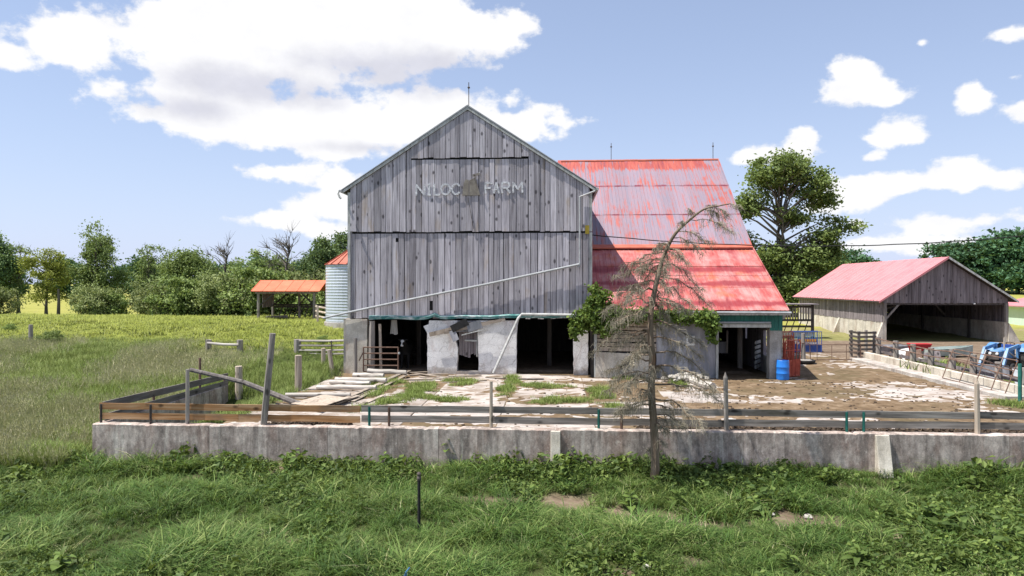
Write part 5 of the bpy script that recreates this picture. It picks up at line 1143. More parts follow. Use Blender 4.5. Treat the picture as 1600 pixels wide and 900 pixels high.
lg = MB(); lg.tube([(6.32, 33.45, 0.15), (6.5, 31.88, 0.16), (6.82, 30.91, 0.16)], [.16, .17, .17], 9, jit=.08, rg=rg); tag(lg.obj('log', M['log']), 'short thick pale log lying at the edge of the dirt by the rubble heap', 'log')
# manure ridge inside the front wall
mbn = MB(); rg = R(95)
for k in range(1500):
    x = rg.uniform(2.6, 21) if rg.random() < .88 else rg.uniform(-9.3, -6.6); y = 22.15 + abs(rg.gauss(0, .28)); r = rg.uniform(.03, .085); z = rg.uniform(.0, .10)
    if x > 17.6: continue
    a = rg.uniform(0, 3.14); M_ = Matrix.Translation((x, y, z)) @ Matrix.Rotation(a, 4, Vector((rg.random(), rg.random(), rg.random())).normalized()) ; mbn.box((-r, -r * .7, -r * .5), (r, r * .7, r * .5), M_)
o = mbn.obj('manure_clods', M['manure']); struct(o, 'stuff'); tag(o, 'line of dry manure clods and straw along the inside of the front wall', 'manure')
mbn = MB()
for k in range(900):
    x = rg.uniform(-9, 17.4); y = rg.uniform(22.3, 34.2)
    if x < 5 and rg.random() < .5: continue
    r = rg.uniform(.015, .05); M_ = Matrix.Translation((x, y, max(0, dirt_h(x, y)) + r * .2)) @ Matrix.Rotation(rg.uniform(0, 3.14), 4, 'Z'); mbn.box((-r, -r * .8, -r * .5), (r, r * .8, r * .5), M_)
o = mbn.obj('yard_litter', M['manure']); struct(o, 'stuff'); tag(o, 'small clods and chips scattered over the dirt of the yard', 'litter')
# ------------------------------------------------------------------ trees
def rdir(g): 
    z = g.uniform(-1, 1); a = g.uniform(0, 2 * math.pi); r = math.sqrt(1 - z * z); return Vector((r * math.cos(a), r * math.sin(a), z))
def leaf(b, c, s, g, up=.35, asp=1.6):
    n_ = (rdir(g) + Vector((0, 0, up))).normalized(); u = n_.orthogonal().normalized(); u = (Matrix.Rotation(g.uniform(0, 6.28), 3, n_) @ u); w = n_.cross(u)
    L, Wd = s * asp / 2, s / 2; k = len(b.v); d = n_ * (s * .18)
    b.v += [tuple(c - u * L), tuple(c + w * Wd + d), tuple(c + u * L), tuple(c - w * Wd + d)]; b.f += [(k, k + 1, k + 2), (k, k + 2, k + 3)]
def tree_meshes(seed, H, Wd, cb, clumps, lpc, ls, cr, barkm, leafm, sparse=0, stems=1, lean=0, irregular=.5, dead=0, flat=1.0, shape=None):
    g = R(seed); wood_ = MB(); lv = MB(); tips = []
    for s_ in range(stems):
        bx_ = g.uniform(-.35, .35) * (stems > 1); an = g.uniform(0, 6.28); tp_ = Vector((lean * H * .3 + g.uniform(-.1, .1) * H * (1 if stems > 1 else .3), g.uniform(-.06, .06) * H, H * (.86 if s_ == 0 else g.uniform(.55, .8))))
        pts = [Vector((bx_, 0, -.4))]
        for i in range(1, 7): t_ = i / 6; pts.append(Vector((bx_ + tp_.x * t_ ** 1.3 + g.uniform(-.02, .02) * H, tp_.y * t_ + g.uniform(-.02, .02) * H, tp_.z * t_)))
        r0 = H * .022 / (stems ** .4); wood_.tube(pts, [r0 * (1.25 if i == 0 else 1 - .85 * i / 6) for i in range(7)], 7); tips.append(pts)
    ncl = clumps; centers = []
    lobes = [(Vector((g.uniform(-.34, .34) * Wd, g.uniform(-.3, .3) * Wd, H * lerp(cb, 1, g.uniform(.22, .8)))), g.uniform(.24, .40) * Wd) for _ in range(7)]
    for k in range(ncl):
        if shape: c = shape(g)
        elif g.random() < .62:
            lc, lr = g.choice(lobes); c = lc + rdir(g) * lr * (g.random() ** .4); c.z = min(c.z, H * .97)
        else:
            t_ = g.random(); prof = math.sin(math.pi * (t_ ** .8) * .93 + .12) ** .7
            rr = Wd / 2 * prof * (g.random() ** .45) * (1 + irregular * g.uniform(-.5, .4)); a = g.uniform(0, 6.28)
            c = Vector((lean * H * .3 * t_ + rr * math.cos(a), rr * math.sin(a), H * lerp(cb, 1.0, t_)))
        centers.append(c)
        tr = g.choice(tips); zz = max(H * .12, c.z - (Vector((c.x, c.y, 0)) - Vector((tr[-1].x * .5, tr[-1].y * .5, 0))).length * g.uniform(.5, .9)); zz = min(zz, tr[-1].z * .96); q = zz / tr[-1].z * 6; i = min(5, int(q)); base = tr[i + 0].lerp(tr[i + 1], q - i) if zz > 0 else tr[1]
        if k % 2 == 0 or dead:
            mid = base.lerp(c, .5) + Vector((0, 0, .08 * (c - base).length)) + rdir(g) * .06 * (c - base).length
            rb = H * .0065 * g.uniform(.6, 1.3); wood_.tube([base, mid, c], [rb, rb * .65, rb * .2], 5, cap=False)
            if dead:
                for _ in range(dead):
                    u = g.uniform(.4, 1); p = mid.lerp(c, u) if u > .5 else base.lerp(mid, u * 2); e = p + (c - base).normalized() * g.uniform(.2, .6) + rdir(g) * g.uniform(.3, .8) + Vector((0, 0, .25)); wood_.tube([p, p.lerp(e, .5) + rdir(g) * .08, e], [rb * .45, rb * .3, rb * .12], 4, cap=False)
    for c in centers:
        r_ = cr * g.uniform(.55, 1.3)
        for _ in range(int(lpc * g.uniform(.6, 1.3))):
            p = c + Vector((g.gauss(0, .5) * r_, g.gauss(0, .5) * r_, g.gauss(0, .36) * r_ * flat)); leaf(lv, p, ls * g.uniform(.6, 1.3), g)
    return wood_.mesh('trunk', M[barkm]), (lv.mesh('crown', M[leafm]) if lpc else None)
def tree(name, label, cat, meshes, loc, rz=0, sc=(1, 1, 1), group=None):
    t = thing(name, label, cat, loc, rz, group); t.scale = sc
    put('trunk', meshes[0], t)
    if meshes[1]: put('crown', meshes[1], t)
    return t
TA = tree_meshes(1, 10.0, 5.2, .12, 78, 139, 0.182, 1.0, 'bark', 'leaf_tree', irregular=.7)
TB = tree_meshes(2, 7.6, 5.8, .06, 90, 147, 0.182, 1.05, 'bark', 'leaf_tree', stems=2)
TC = tree_meshes(3, 8.6, 5.0, .18, 60, 124, 0.167, .85, 'bark', 'leaf_yellow', lean=.25, irregular=.8)
TD = tree_meshes(4, 9.0, 5.4, .08, 100, 147, 0.182, .95, 'bark', 'leaf_dark', irregular=.6)
TE = tree_meshes(5, 4.2, 5.0, .0, 60, 124, 0.167, .85, 'bark', 'leaf_brush', stems=3, irregular=.8)
TF = tree_meshes(6, 9.6, 4.6, .35, 34, 0, .2, .8, 'bark', 'leaf_brush', dead=6)
TG = tree_meshes(7, 9.2, 4.6, .25, 40, 65, 0.167, .75, 'bark', 'leaf_tree', irregular=.9, dead=2)
TH = tree_meshes(8, 3.0, 4.4, .0, 50, 124, 0.152, .75, 'bark', 'leaf_tree', stems=3, irregular=.7)
hg = 'trees of the hedgerow beyond the pasture'
def tx(px, y): return (px - 867) * y / 1100.0 - y * 0.0
TREES = [
 ('leafy_tree', 'dark dense tree cut by the left edge of the picture', TD, -51.88, 62, .82, .9),
 ('leafy_tree', 'half dead tree with bare twigs on top near the left edge', TG, -50.99, 64, .78, 1.0),
 ('willow_tree', 'yellow green willowy tree leaning left, second trunk from the left edge', TC, -45.94, 61, .70, 1.1),
 ('leafy_tree', 'tallest leafy tree of the left hedgerow, standing apart in the yellow field gap', TA, -41.80, 62, .82, .85),
 ('leafy_tree', 'slim open-topped tree right of the tallest one in the hedgerow', TG, -37.30, 63, .76, .85),
 ('leafy_tree', 'broad round bright tree at the middle of the hedgerow', TB, -32.22, 61, .74, 1.05),
 ('leafy_tree', 'wide low bright tree right of the round one in the hedgerow', TB, -36.09, 64, .55, .95),
 ('bare_tree', 'thin bare grey tree above the brush, left of the orange shelter', TF, -30.25, 63, .80, .9),
 ('bare_tree', 'gnarled half bare tree directly behind the orange shelter', TF, -23.31, 60, .86, 1.0),
 ('leafy_tree', 'patchy tree above the left end of the orange shelter', TG, -26.87, 63, .70, 1.2),
 ('leafy_tree', 'rounded tree behind the middle of the orange shelter', TB, -25.99, 65, .66, 1.0),
 ('leafy_tree', 'dark full tree between the orange shelter and the grain bin', TD, -20.24, 60, .74, 1.0),
 ('leafy_tree', 'dark tree rising just over the grain bin roof', TD, -19.42, 64, .82, 1.1),
 ('leafy_tree', 'shadowy tree filling behind the brush left of the shelter', TA, -30.29, 66, .5, 1.2)]
rg = R(101)
for nm, l, ms, x, y, s_, w_ in TREES:
    tree(nm, l, 'tree', ms, (x, y, height(x, y)), rg.uniform(0, 6.28) if ms is not TC else 0, (s_ * w_, s_ * w_, s_), hg)
BUSH = [
 (-39.89, 59, TE, .62, 'greyish bush at the foot of the tallest hedgerow tree'),
 (-39.27, 60, TH, .75, 'green bush right of the tallest hedgerow tree'),
 (-33.68, 59, TE, .75, 'pale dusty bush below the slim open-topped tree'),
 (-28.76, 58.5, TE, .85, 'olive brush below the thin bare tree'),
 (-27.03, 59, TH, 1.0, 'green bush just left of the orange shelter'),
 (-23.66, 57, TH, 1.3, 'green bush seen through the left half of the shelter'),
 (-20.95, 57, TE, .9, 'brushy bush seen through the right half of the shelter'),
 (-31.58, 58.5, TH, 1.1, 'bush at the foot of the broad round tree'),
 (-36.12, 61, TE, .55, 'low pale bush at the right edge of the yellow gap'),
 (-18.37, 56, TH, 1.0, 'bush directly left of the grain bin'),
 (-30.42, 59, TH, 1.0, 'low round bush in front of the hedgerow middle'),
 (-49.48, 60, TE, .6, 'grey brush at the far left edge'),
 (-25.51, 58.5, TE, .9, 'brownish brush behind the left post of the shelter')]
for x, y, ms, s_, l in BUSH:
    tree('bush', l, 'bush', ms, (x, y, height(x, y) - .1), rg.uniform(0, 6.28), (s_, s_, s_), 'bushes along the hedgerow')
for (x, y, s_, l) in ((-29.80, 40.0, .27, 'small dark bush alone in the pasture beside the lone grey post'), (-35.20, 43.5, .16, 'tiny scrubby bush in the pasture close to the left edge'), (-13.6, 40.5, .18, 'low green bush at the foot of the grain bin side of the barn')):
    tree('bush', l, 'bush', TH, (x, y, height(x, y) - .05), rg.uniform(0, 6.28), (s_, s_, s_), 'bushes scattered in the pasture')
sn = MB(); x = -44.06; sn.tube([(x, 60, height(x, 60) - .2), (x + .05, 60, 3.1), (x + .02, 60, 4.2)], [.16, .13, .09], 8, jit=.1, rg=rg); tag(sn.obj('dead_stump', M['bark']), 'broken dark stump right beside the yellow green willowy tree', 'stump')
# far woods: one mass on the left horizon, single trees on the right
TW = [tree_meshes(20 + i, 11 + i, 8.5, .1, 70, 46, .55, 1.7, 'bark', 'leaf_far', irregular=.6) for i in range(3)]
rg = R(111)
for i in range(24):
    y = 235 + rg.uniform(-12, 14); x = lerp(-205, -60, i / 23) + rg.uniform(-3, 3); s_ = rg.uniform(.85, 1.15)
    tree('far_tree', 'distant dark tree in the wood line far behind the left hedgerow', 'tree', TW[i % 3], (x, y, height(x, y)), rg.uniform(0, 6.28), (s_ * 1.2, s_ * 1.2, s_), 'wood line far behind the left hedgerow')
for i, (x, y, s_) in enumerate([(49.65, 150, 0.78), (51.12, 146, 0.8), (58.47, 158, 0.76), (66.88, 170, 0.68), (68.61, 165, 0.86), (74.77, 172, 0.66), (79.72, 170, 0.6), (84.52, 168, 0.62), (81.37, 152, 0.88), (82.72, 150, 0.95), (82.86, 146, 0.93), (87.53, 150, 0.95), (92.79, 155, 1.0), (86.80, 142, 1.02), (90.05, 143, 1.08), (90.74, 140, 1.1), (97.37, 145, 1.1), (99.59, 143, 1.0)]):
    tree('far_tree', 'deep green tree in the wood at the far side of the right field' if x > 78 else 'deep green tree showing above or beside the pink shed roof in the distance', 'tree', TW[i % 3], (x, y, height(x, y) - .2), rg.uniform(0, 6.28), (s_, s_, s_ * .88), 'far wood right of the shed' if x > 78 else 'distant trees behind the pink shed roof')
# the tall tree behind the red roof
TY = 87.0
def bigshape(g):
    bl = [(-.4, 15.2, 2.3, 1.9), (1.9, 14.6, 2.2, 2.1), (.4, 16.6, 1.9, 1.1), (-3.6, 11.6, 1.4, .9), (-2.3, 12.4, 1.2, .8), (3.4, 12.8, 1.4, 1.4), (5.0, 9.6, 1.6, 1.1), (3.6, 8.6, 1.5, .8), (-1.4, 6.6, 2.0, 1.4), (1.2, 6.0, 2.6, 1.7), (3.4, 5.6, 1.9, 1.6), (-2.0, 5.0, 1.5, 1.3), (4.2, 7.2, 1.0, .7), (-.4, 3.4, 2.2, 1.6), (1.4, 3.0, 2.4, 1.6), (-3.1, 8.4, .9, .5), (.8, 10.5, 1.6, .8), (-.5, 1.6, 2.0, 1.2)]
    w = [b[2] * b[3] for b in bl]; bx_, bz_, rx_, rz_ = g.choices(bl, w)[0]; d = rdir(g) * (g.random() ** .4)
    return Vector((bx_ + d.x * rx_, d.y * rx_ * 1.1, bz_ + d.z * rz_))
BT = tree_meshes(50, 17.5, 9, .1, 300, 150, .20, .95, 'bark', 'leaf_tree', stems=4, shape=bigshape)
xb = 27.13; tree('tall_tree', 'tall open-crowned tree rising behind the red-roofed wing', 'tree', BT, (xb, TY, .6), 0, (1.34, 1.34, 1.13))
# ------------------------------------------------------------------ vines on the barn
def vine(name, label, blobs, n_, seed, ls=.15):
    g = R(seed); t = thing(name, label, 'vine', (blobs[0][0], blobs[0][1], .1)); b = MB(); st_ = MB(); off = t.location
    w = [q[3] * q[4] for q in blobs]
    for k in range(n_):
        x, y, z, rx_, rz_ = g.choices(blobs, w)[0]; d = rdir(g) * (g.random() ** .45); c = Vector((x + d.x * rx_, y + d.y * .32 - .1, z + d.z * rz_))
        for _ in range(7): leaf(b, c + Vector((g.gauss(0, .10), g.gauss(0, .08), g.gauss(0, .10))), ls * g.uniform(.6, 1.3), g, .2, 1.2)
    for q in blobs[::2]:
        for _ in range(3): st_.tube([(q[0] + g.uniform(-.3, .3), q[1] + .25, q[2] - q[4]), (q[0], q[1] + .2, q[2]), (q[0] + g.uniform(-.5, .5), q[1] + .15, q[2] + q[4] * .8)], .02, 5)
    b.obj('foliage', M['leaf_vine'], t); st_.obj('stem', M['bark'], t)
vine('climbing_vine', 'leafy green vine climbing the corner between the grey gable and the red roof', [(2.1, 34.4, 3.3, .75, .75), (1.6, 34.9, 3.0, .6, .55), (2.4, 34.3, 2.6, .6, .5), (1.2, 35.0, 2.6, .5, .4), (.95, 35.0, 2.15, .28, .3), (2.2, 34.4, 4.0, .45, .35), (1.9, 34.6, 4.35, .25, .2), (2.9, 34.2, 3.1, .45, .4)], 560, 121)
vine('climbing_vine', 'long vine trailing under the red roof eave behind the dead tree', [(3.6, 34.2, 3.05, .55, .35), (4.4, 34.2, 3.1, .6, .3), (5.4, 34.2, 3.05, .6, .32), (6.3, 34.2, 3.0, .5, .3), (7.0, 34.1, 2.95, .5, .38), (7.45, 34.1, 2.7, .3, .45), (7.5, 34.1, 2.1, .14, .4), (3.0, 34.3, 2.9, .4, .35)], 430, 122)
# ------------------------------------------------------------------ dead spruce before the wall
def dead_tree():
    g = R(131); t = thing('dead_spruce', 'bare dead spruce with a bent top and drooping grey twigs before the wall', 'tree', (3.0, 20.6, -1.35))
    T = [Vector(p) for p in ((2.89, 20.6, -1.22), (2.9, 20.6, -0.44), (2.86, 20.65, 0.57), (2.79, 20.6, 1.5), (2.8, 20.5, 2.44), (2.74, 20.5, 3.36), (2.83, 20.6, 4.1), (2.95, 20.65, 4.65), (3.1, 20.7, 5.21), (3.26, 20.75, 5.62), (3.51, 20.7, 6.07), (3.91, 20.7, 6.45), (4.29, 20.6, 6.74), (4.69, 20.6, 6.83), (5.05, 20.6, 6.9))]
    T2 = [T[0] + Vector((0, 0, -.25))] + T; n_ = len(T2); rr = [.185 if i == 0 else lerp(.15, .014, (i / (n_ - 1)) ** .85) for i in range(n_)]
    # smooth resample
    P = []; RR = []
    for i in range(n_ - 1):
        for q in range(4):
            u = q / 4; p0, p1, p2, p3 = T2[max(0, i - 1)], T2[i], T2[i + 1], T2[min(n_ - 1, i + 2)]
            P.append(.5 * ((2 * p1) + (p2 - p0) * u + (2 * p0 - 5 * p1 + 4 * p2 - p3) * u * u + (3 * p1 - p0 - 3 * p2 + p3) * u ** 3)); RR.append(lerp(rr[i], rr[i + 1], u))
    P.append(T2[-1]); RR.append(rr[-1])
    b = MB(); b.tube(P, RR, 10, jit=.07, rg=g); tr = b.obj('trunk', M['bark_dead'], t)
    zs = [p.z for p in P]
    def at(f): q = f * (len(P) - 1); i = min(len(P) - 2, int(q)); return P[i].lerp(P[i + 1], q - i), lerp(RR[i], RR[i + 1], q - i)
    specs = []
    for f, side, L, dr in ((.215, 1, 1.0, .55), (.235, -1, 1.1, .45), (.25, 1, 1.7, .5), (.265, -1, 1.5, .45), (.28, 1, 1.9, .42), (.30, -1, 1.7, .35), (.315, 1, 2.0, .4), (.33, -1, 1.5, .5), (.345, 1, 1.7, .55), (.36, -1, 1.8, .35), (.375, 1, 1.5, .55), (.39, -1, 1.5, .5), (.41, 1, 1.4, .6), (.43, -1, 1.7, .35), (.45, 1, 1.3, .6), (.46, -1, 1.5, .3), (.48, 1, 1.1, .65), (.50, -1, 1.6, .3), (.52, 1, 1.1, .7), (.53, -1, 1.1, .4), (.55, 1, 1.2, .7), (.57, -1, 1.3, .3), (.59, 1, 1.3, .7), (.61, -1, 1.1, .4), (.63, 1, 1.3, .8), (.65, -1, .9, .5), (.67, 1, 1.3, .75), (.69, -1, .7, .5), (.71, 1, 1.0, .7), (.74, 1, .9, .55), (.77, -1, .5, .0), (.80, 1, 1.1, .45), (.83, -1, .4, -.2), (.86, 1, .8, .3), (.90, 1, .7, .45), (.94, -1, .35, .1), (.97, 1, .35, .3)):
        specs.append((f, g.gauss(0, .7) + (0 if side > 0 else math.pi), L, dr))
        if f < .7: specs.append((f + g.uniform(-.012, .012), g.uniform(0, 6.28), L * .7, dr))
    for f in (.15, .17, .19, .20):
        specs.append((f, g.uniform(0, 6.28), g.uniform(.3, .7), .4))
    for f, a, L, dr in specs:
        p, r = at(f); d = Vector((math.cos(a), math.sin(a) * .8, 0)); L *= g.uniform(.85, 1.15)
        pts = [p]; k = 7
        for i in range(1, k + 1):
            u = i / k; pts.append(p + d * L * u + Vector((0, 0, L * (.22 * u - dr * 1.15 * u ** 1.8))) + Vector((g.gauss(0, .03), g.gauss(0, .03), g.gauss(0, .03))) * L)
        rb = min(r * .42, .014 + .016 * L); bb = MB(); bb.tube(pts, [rb * .8 * lerp(1, .25, i / k) for i in range(k + 1)], 5)
        br = bb.obj('branch', M['bark_dead'], t)
        tw = MB(); nt = int(40 * L + 6)
        for _ in range(nt):
            u = g.uniform(.18, 1) ** .8; q = u * k; i = min(k - 1, int(q)); s0 = pts[i].lerp(pts[i + 1], q - i)
            sd = Vector((g.gauss(0, 1), g.gauss(0, 1), g.gauss(-.15, .4))).normalized(); l1 = g.uniform(.12, .45) * (1.15 - .5 * u) * (.7 + .3 * L)
            m1 = s0 + (d * .5 + sd * .6) * l1 * .6; e1 = m1 + (d * .25 + sd * .35) * l1 * .7 + Vector((0, 0, -g.uniform(.35, .95) * l1))
            tw.tube([s0, m1, e1], [.007, .0055, .003], 3, cap=False)
            for _ in range(4):
                v = g.uniform(.2, 1); s1 = s0.lerp(m1, v) if g.random() < .5 else m1.lerp(e1, v); e2 = s1 + Vector((g.gauss(0, .07), g.gauss(0, .07), g.uniform(-.16, .02)))
                tw.tube([s1, e2], [.004, .0022], 3, cap=False)
        tw.obj('twigs', M['twig'], br, stuff=True)
dead_tree()
# ------------------------------------------------------------------ grass and weeds
def gn_scatter(name, label, cat, variants, pts):
    src = bpy.data.collections.new(name + '_source')
    for i, me in enumerate(variants):
        o = bpy.data.objects.new('%s_tuft' % name, me); src.objects.link(o)
    me = bpy.data.meshes.new(name); me.from_pydata([p[:3] for p in pts], [], [])
    for nm, ty, k in (('rot', 'FLOAT', 3), ('size', 'FLOAT', 4), ('pick', 'INT', 5), ('tilt', 'FLOAT', 6)):
        a = me.attributes.new(nm, ty, 'POINT'); a.data.foreach_set('value', [p[k] for p in pts])
    o = bpy.data.objects.new(name, me); COL.objects.link(o); struct(o, 'stuff'); tag(o, label, cat)
    ng = bpy.data.node_groups.new(name, 'GeometryNodeTree'); ng.interface.new_socket('Geometry', in_out='INPUT', socket_type='NodeSocketGeometry'); ng.interface.new_socket('Geometry', in_out='OUTPUT', socket_type='NodeSocketGeometry')
    n = NT(ng); gi = n.n('NodeGroupInput'); go = n.n('NodeGroupOutput')
    ci = n.n('GeometryNodeCollectionInfo', {'transform_space': 'ORIGINAL'}); ci.inputs['Collection'].default_value = src; ci.inputs['Separate Children'].default_value = True; ci.inputs['Reset Children'].default_value = True
    def at(nm, ty): nd = n.n('GeometryNodeInputNamedAttribute', {'data_type': ty}); nd.inputs['Name'].default_value = nm; return nd.outputs[0]
    rot = n.n('ShaderNodeCombineXYZ', None, {0: at('tilt', 'FLOAT'), 1: 0.0, 2: at('rot', 'FLOAT')}).outputs[0]
    ip = n.n('GeometryNodeInstanceOnPoints', None, {'Points': gi.outputs[0], 'Instance': ci.outputs[0], 'Pick Instance': True})
    n.L.new(at('pick', 'INT'), ip.inputs['Instance Index']); n.L.new(rot, ip.inputs['Rotation']); n.L.new(at('size', 'FLOAT'), ip.inputs['Scale']); n.L.new(ip.outputs[0], go.inputs[0])
    md = o.modifiers.new('scatter', 'NODES'); md.node_group = ng; return o
def tuft(seed, n_, hmin, hmax, w, spread, bend, mat, segs=3, head=0):
    g = R(seed); b = MB()
    for _ in range(n_):
        a = g.uniform(0, 6.28); r = spread * math.sqrt(g.random()); x, y = r * math.cos(a), r * math.sin(a); h = g.uniform(hmin, hmax); ba = g.uniform(0, 6.28); bd = h * bend * g.uniform(.2, 1.3); fa = ba + 1.57 + g.uniform(-.5, .5); fx_, fy_ = math.cos(fa), math.sin(fa); k = len(b.v); ww = w * g.uniform(.6, 1.2)
        for i in range(segs):
            t_ = i / segs; ox, oy = math.cos(ba) * bd * t_ * t_, math.sin(ba) * bd * t_ * t_; z = h * (t_ - .18 * bend * t_ * t_); q = ww * (1 - t_ * .55) / 2
            b.v += [(x + ox - fx_ * q, y + oy - fy_ * q, z - .03), (x + ox + fx_ * q, y + oy + fy_ * q, z - .03)]
        b.v.append((x + math.cos(ba) * bd, y + math.sin(ba) * bd, h * (1 - .30 * bend)))
        for i in range(segs - 1): c = k + 2 * i; b.f.append((c, c + 1, c + 3, c + 2))
        c = k + 2 * (segs - 1); b.f.append((c, c + 1, c + 2))
        if head:
            tx_, ty_, tz_ = b.v[-1]; k = len(b.v); q = .012; hl = g.uniform(.08, .16)
            b.v += [(tx_ - q, ty_, tz_), (tx_ + q, ty_, tz_), (tx_ + g.uniform(-.03, .03), ty_, tz_ + hl), (tx_, ty_ - q, tz_ - .02), (tx_, ty_ + q, tz_ - .02)]; b.f += [(k, k + 1, k + 2), (k + 3, k + 4, k + 2)]
    return b.mesh('tuft', M[mat])
def weedtuft(seed, n_, h, spread, ls, mat='leaf_weed'):
    g = R(seed); b = MB()
    for _ in range(n_):
        r = spread * math.sqrt(g.random()); a = g.uniform(0, 6.28); z = h * g.uniform(.1, 1) * (1 - .5 * (r / spread) ** 2); leaf(b, Vector((r * math.cos(a), r * math.sin(a), z)), ls * g.uniform(.6, 1.3), g, .9, 1.7)
    return b.mesh('weed', M[mat])
rg = R(141)
def pt(x, y, s_, k, tilt=.18, dz=0): return (x, y, height(x, y) + dz, rg.uniform(0, 6.28), s_, k, rg.uniform(-tilt, tilt))
FG = [tuft(200 + i, 30, .16, .42, .021, .18, 1.15, 'grass_fg', 4) for i in range(5)] + [tuft(210 + i, 26, .3, .62, .02, .16, 1.35, 'grass_fg', 5) for i in range(3)]
FG += [tuft(217, 9, .2, .5, .014, .2, 1.3, 'grass_seed', 3), tuft(218, 12, .12, .3, .014, .2, 1.4, 'grass_seed', 3)]
WD = [weedtuft(220 + i, 54, .24, .26, .06) for i in range(4)] + [weedtuft(230 + i, 40, .4, .24, .085) for i in range(3)]
pts = []; wpts = []
for _ in range(30000):
    y = rg.uniform(10.6, 21.55); x = rg.uniform(-1, 1) * (y * .80 + 2) - y * .06
    bq = bare(x, y); 
    if bq > .12 or (bq > -.05 and rg.random() < .6): continue
    n1 = fbm(x, y, .45, 3); n2 = fbm(x + 9, y + 4, .22, 3); lush = sm(20.2, 21.5, y) * .35
    weedy = sm(-2, 6, x) * .30 + n2 * 1.1 - .08 + sm(20.0, 21.0, y) * .15
    if rg.random() < weedy: wpts.append(pt(x, y, rg.uniform(.6, 1.35) * (1 + n1 * .5 + lush), rg.randrange(7)))
    else: pts.append(pt(x, y, max(.4, rg.uniform(.6, 1.15) * (1 + n1 * .8 + lush)), rg.choices(range(10), (3, 3, 3, 3, 3, 2, 2, 2, 1.2, 1.6))[0]))
gn_scatter('foreground_grass', 'lush dark green grass in the foreground before the wall', 'grass', FG, pts)
gn_scatter('weed_cover', 'low broad-leaved weeds mixed into the grass before the wall', 'weeds', WD, wpts)
TL = [tuft(240 + i, 26, .35, .8, .022, .22, .5, 'grass_tall', 3) for i in range(4)] + [tuft(250 + i, 16, .5, .95, .014, .24, .35, 'grass_seed', 3, 1) for i in range(3)]
pts = []
for _ in range(26000):
    y = 20.5 + 20.5 * rg.random() ** 1.15; x = rg.uniform(-.86 * y - 1, -10.6)
    if x > -15.05 and y < 30.9: 
        if x > -14.5: 
            if y < 23 or rg.random() < .5 or y > 30.5 or x < -13.4: continue
        else: continue
    if y < 21.7 and x > -15: continue
    if x > -11.2 and y > 27 and rg.random() < .8: continue
    n2 = fbm(x, y, .18, 3); seed_ = n2 * .7 + .18 + sm(-14, -22, x) * .12
    s_ = rg.uniform(.55, 1.1) * lerp(1.0, .55, sm(36, 41, y)) * (.75 if x > -15 else 1) * (.5 if y > 35.5 and x > -20.5 else 1)
    pts.append(pt(x, y, s_, 4 + rg.randrange(3) if rg.random() < seed_ and x < -15 else rg.randrange(4)))
gn_scatter('meadow_grass', 'tall seeding meadow grass left of the barnyard', 'grass', TL, pts)
PS = [tuft(260 + i, 22, .07, .2, .03, .3, .6, 'grass_pasture', 2) for i in range(4)]
pts = []
for _ in range(17000):
    y = rg.uniform(39, 60); x = rg.uniform(-.86 * y, -11.2)
    if ((x - bx) ** 2 + (y - by) ** 2) < 4.4: continue
    pts.append(pt(x, y, rg.uniform(.6, 1.5) * (1 + .7 * fbm(x, y, .5, 3)), rg.randrange(4)))
gn_scatter('pasture_grass', 'short bright grazed grass of the pasture behind the meadow', 'grass', PS, pts)
YG = [tuft(270 + i, 26, .06, .2, .016, .15, .7, 'grass_tall', 3) for i in range(3)]
pts = []
for _ in range(26000):
    x = rg.uniform(-10.8, 17.6); y = rg.uniform(22.2, 35.5)
    if y > 34.6 and x > 1.8: continue
    q = ygrass(x, y)
    if q > .12 and rg.random() < min(1, q * 2.2): pts.append((x, y, max(0, dirt_h(x, y)) - .01, rg.uniform(0, 6.28), rg.uniform(.5, 1.3) * (.7 + q), rg.randrange(3), rg.uniform(-.15, .15)))
for _ in range(700):
    x = rg.uniform(18.9, 21.5); y = rg.uniform(30, 43); pts.append((x, y, height(x, y), rg.uniform(0, 6.28), rg.uniform(.8, 2.4) if fbm(x, y, .6, 2) > .1 else .6, rg.randrange(3), .1))
for (cx, cy, k) in ((19.5, 37.9, 60), (19.5, 36.1, 50), (19.8, 33.0, 25), (19.3, 30.2, 30), (17.3, 27.5, 40), (18.4, 26.5, 40)):
    for _ in range(k): pts.append((rg.gauss(cx, .28), rg.gauss(cy, .3), .05, rg.uniform(0, 6.28), rg.uniform(2, 5) if k > 40 and cy > 30 else rg.uniform(.8, 1.8), rg.randrange(3), rg.uniform(-.2, .2)))
gn_scatter('yard_grass', 'grass growing in the cracks and dirt of the barnyard', 'grass', YG, pts)
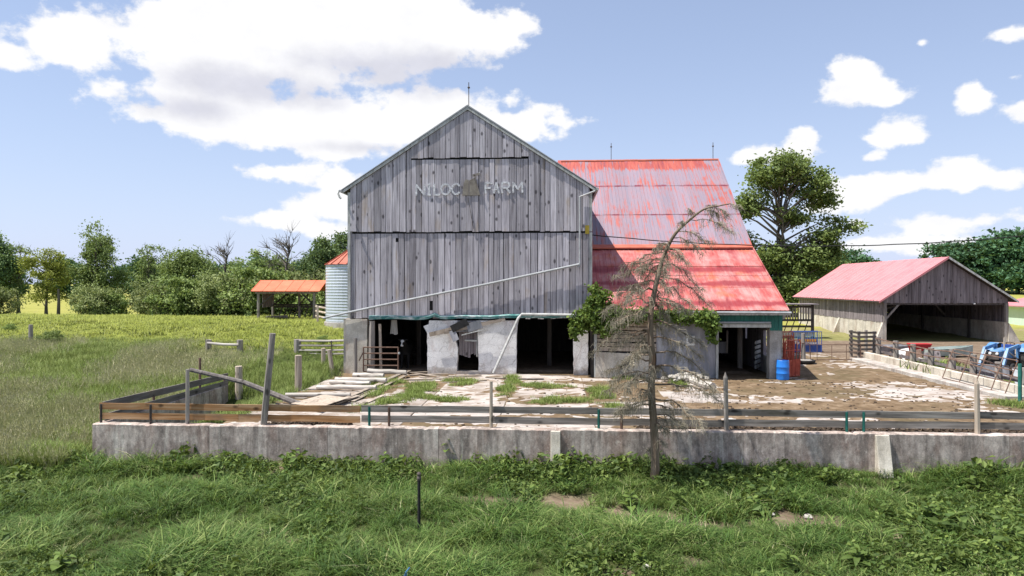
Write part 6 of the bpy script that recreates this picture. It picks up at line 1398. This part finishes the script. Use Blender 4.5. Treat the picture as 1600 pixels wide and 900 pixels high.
# broad-leaved weeds, one by one
def leafmesh(L, Wd, droop, seed):
    g = R(seed); b = MB(); k = 5
    for i in range(k + 1):
        u = i / k; w = Wd * (math.sin(math.pi * (u * .92 + .06)) ** .75) * (1 - .25 * u) * (1 if i < k else .05); z = L * (.45 * u - droop * u * u); x = L * u * .95
        b.v += [(x, -w / 2, z + w * .16 + g.uniform(-.01, .01)), (x, 0, z), (x, w / 2, z + w * .16 + g.uniform(-.01, .01))]
    for i in range(k):
        for q in range(2): c = 3 * i + q; b.f.append((c, c + 3, c + 4, c + 1))
    return b.mesh('leaf', M['leaf_weed'], (0, 0, 0), True)
LM = [leafmesh(.42, .24, .55, 1), leafmesh(.36, .2, .35, 2), leafmesh(.46, .2, .75, 3)]
def broadleaf(u, size, n_, tall, label, seed):
    g = R(seed); x, y = u[0], u[1]; t = thing('broadleaf_weed', label, 'weed', (x, y, height(x, y)), 0, 'big-leaved weeds before the wall')
    st_ = MB(); st_.tube([(0, 0, -.05), (.02, 0, tall * .5), (0, .02, tall)], [.018, .014, .008], 6); put('stem', st_.mesh('stem', M['leaf_weed']), t)
    for k in range(n_):
        z = tall * (k / n_) ** 1.1; a = k * 2.4 + g.uniform(-.3, .3); s_ = size * lerp(1.15, .5, k / n_) * g.uniform(.8, 1.2)
        put('leaf', LM[g.randrange(3)], t, (0, 0, z), (g.uniform(-.25, .25), -g.uniform(-.15, .45) - .3 * k / n_, a), (s_, s_, s_))
for i, (u, s_, n_, tall, l) in enumerate([((-0.8, 18.67), 0.75, 16, 0.75, 'tall bushy weed standing alone in the central bare strip'),
 ((0.3, 20.72), 1.0, 14, 0.7, 'big burdock growing against the left concrete buttress'),
 ((2.0, 18.84), 0.95, 14, 0.5, 'broad clump of burdock left of the dead tree trunk'),
 ((3.27, 18.92), 0.95, 14, 0.5, 'broad clump of burdock right of the dead tree trunk'),
 ((4.1, 20.12), 0.85, 12, 0.4, 'burdock by the wall a little right of the dead tree'),
 ((1.19, 18.01), 0.8, 12, 0.35, 'low burdock at the right end of the central bare patch'),
 ((9.05, 17.68), 1.05, 16, 0.6, 'pale-leaved large weed in the right foreground'),
 ((11.66, 20.28), 1.05, 15, 0.6, 'tall burdock near the wall at the right'),
 ((9.62, 20.34), 0.8, 12, 0.4, 'burdock just right of the leaning concrete buttress'),
 ((5.63, 20.52), 0.8, 12, 0.4, 'burdock against the wall between the dead tree and the right buttress'),
 ((6.36, 15.23), 0.9, 13, 0.4, 'burdock at the bottom edge right of centre'),
 ((4.83, 14.97), 0.85, 13, 0.4, 'burdock at the bottom edge below the two white stones'),
 ((-10.26, 14.05), 1.0, 12, 0.4, 'yellowish burdock at the bottom left'),
 ((-15.54, 19.55), 1.1, 14, 0.5, 'burdock at the left edge below the meadow grass'),
 ((-3.31, 21.69), 0.8, 12, 0.5, 'weed clump at the wall foot right of the black stake'),
 ((1.79, 14.95), 0.85, 12, 0.35, 'burdock at the bottom edge below the dead tree'),
 ((10.15, 16.56), 0.9, 12, 0.45, 'burdock close to the bottom right corner'),
 ((7.73, 20.65), 0.8, 12, 0.4, 'burdock at the wall foot left of the right buttress'),
 ((-12.9, 19.08), 0.7, 10, 0.3, 'small weed below the left end of the wall'),
 ((7.79, 14.99), 0.8, 11, 0.35, 'burdock at the bottom edge in front of the pale-leaved weed')]): broadleaf(u, s_, n_, tall, l, 300 + i)
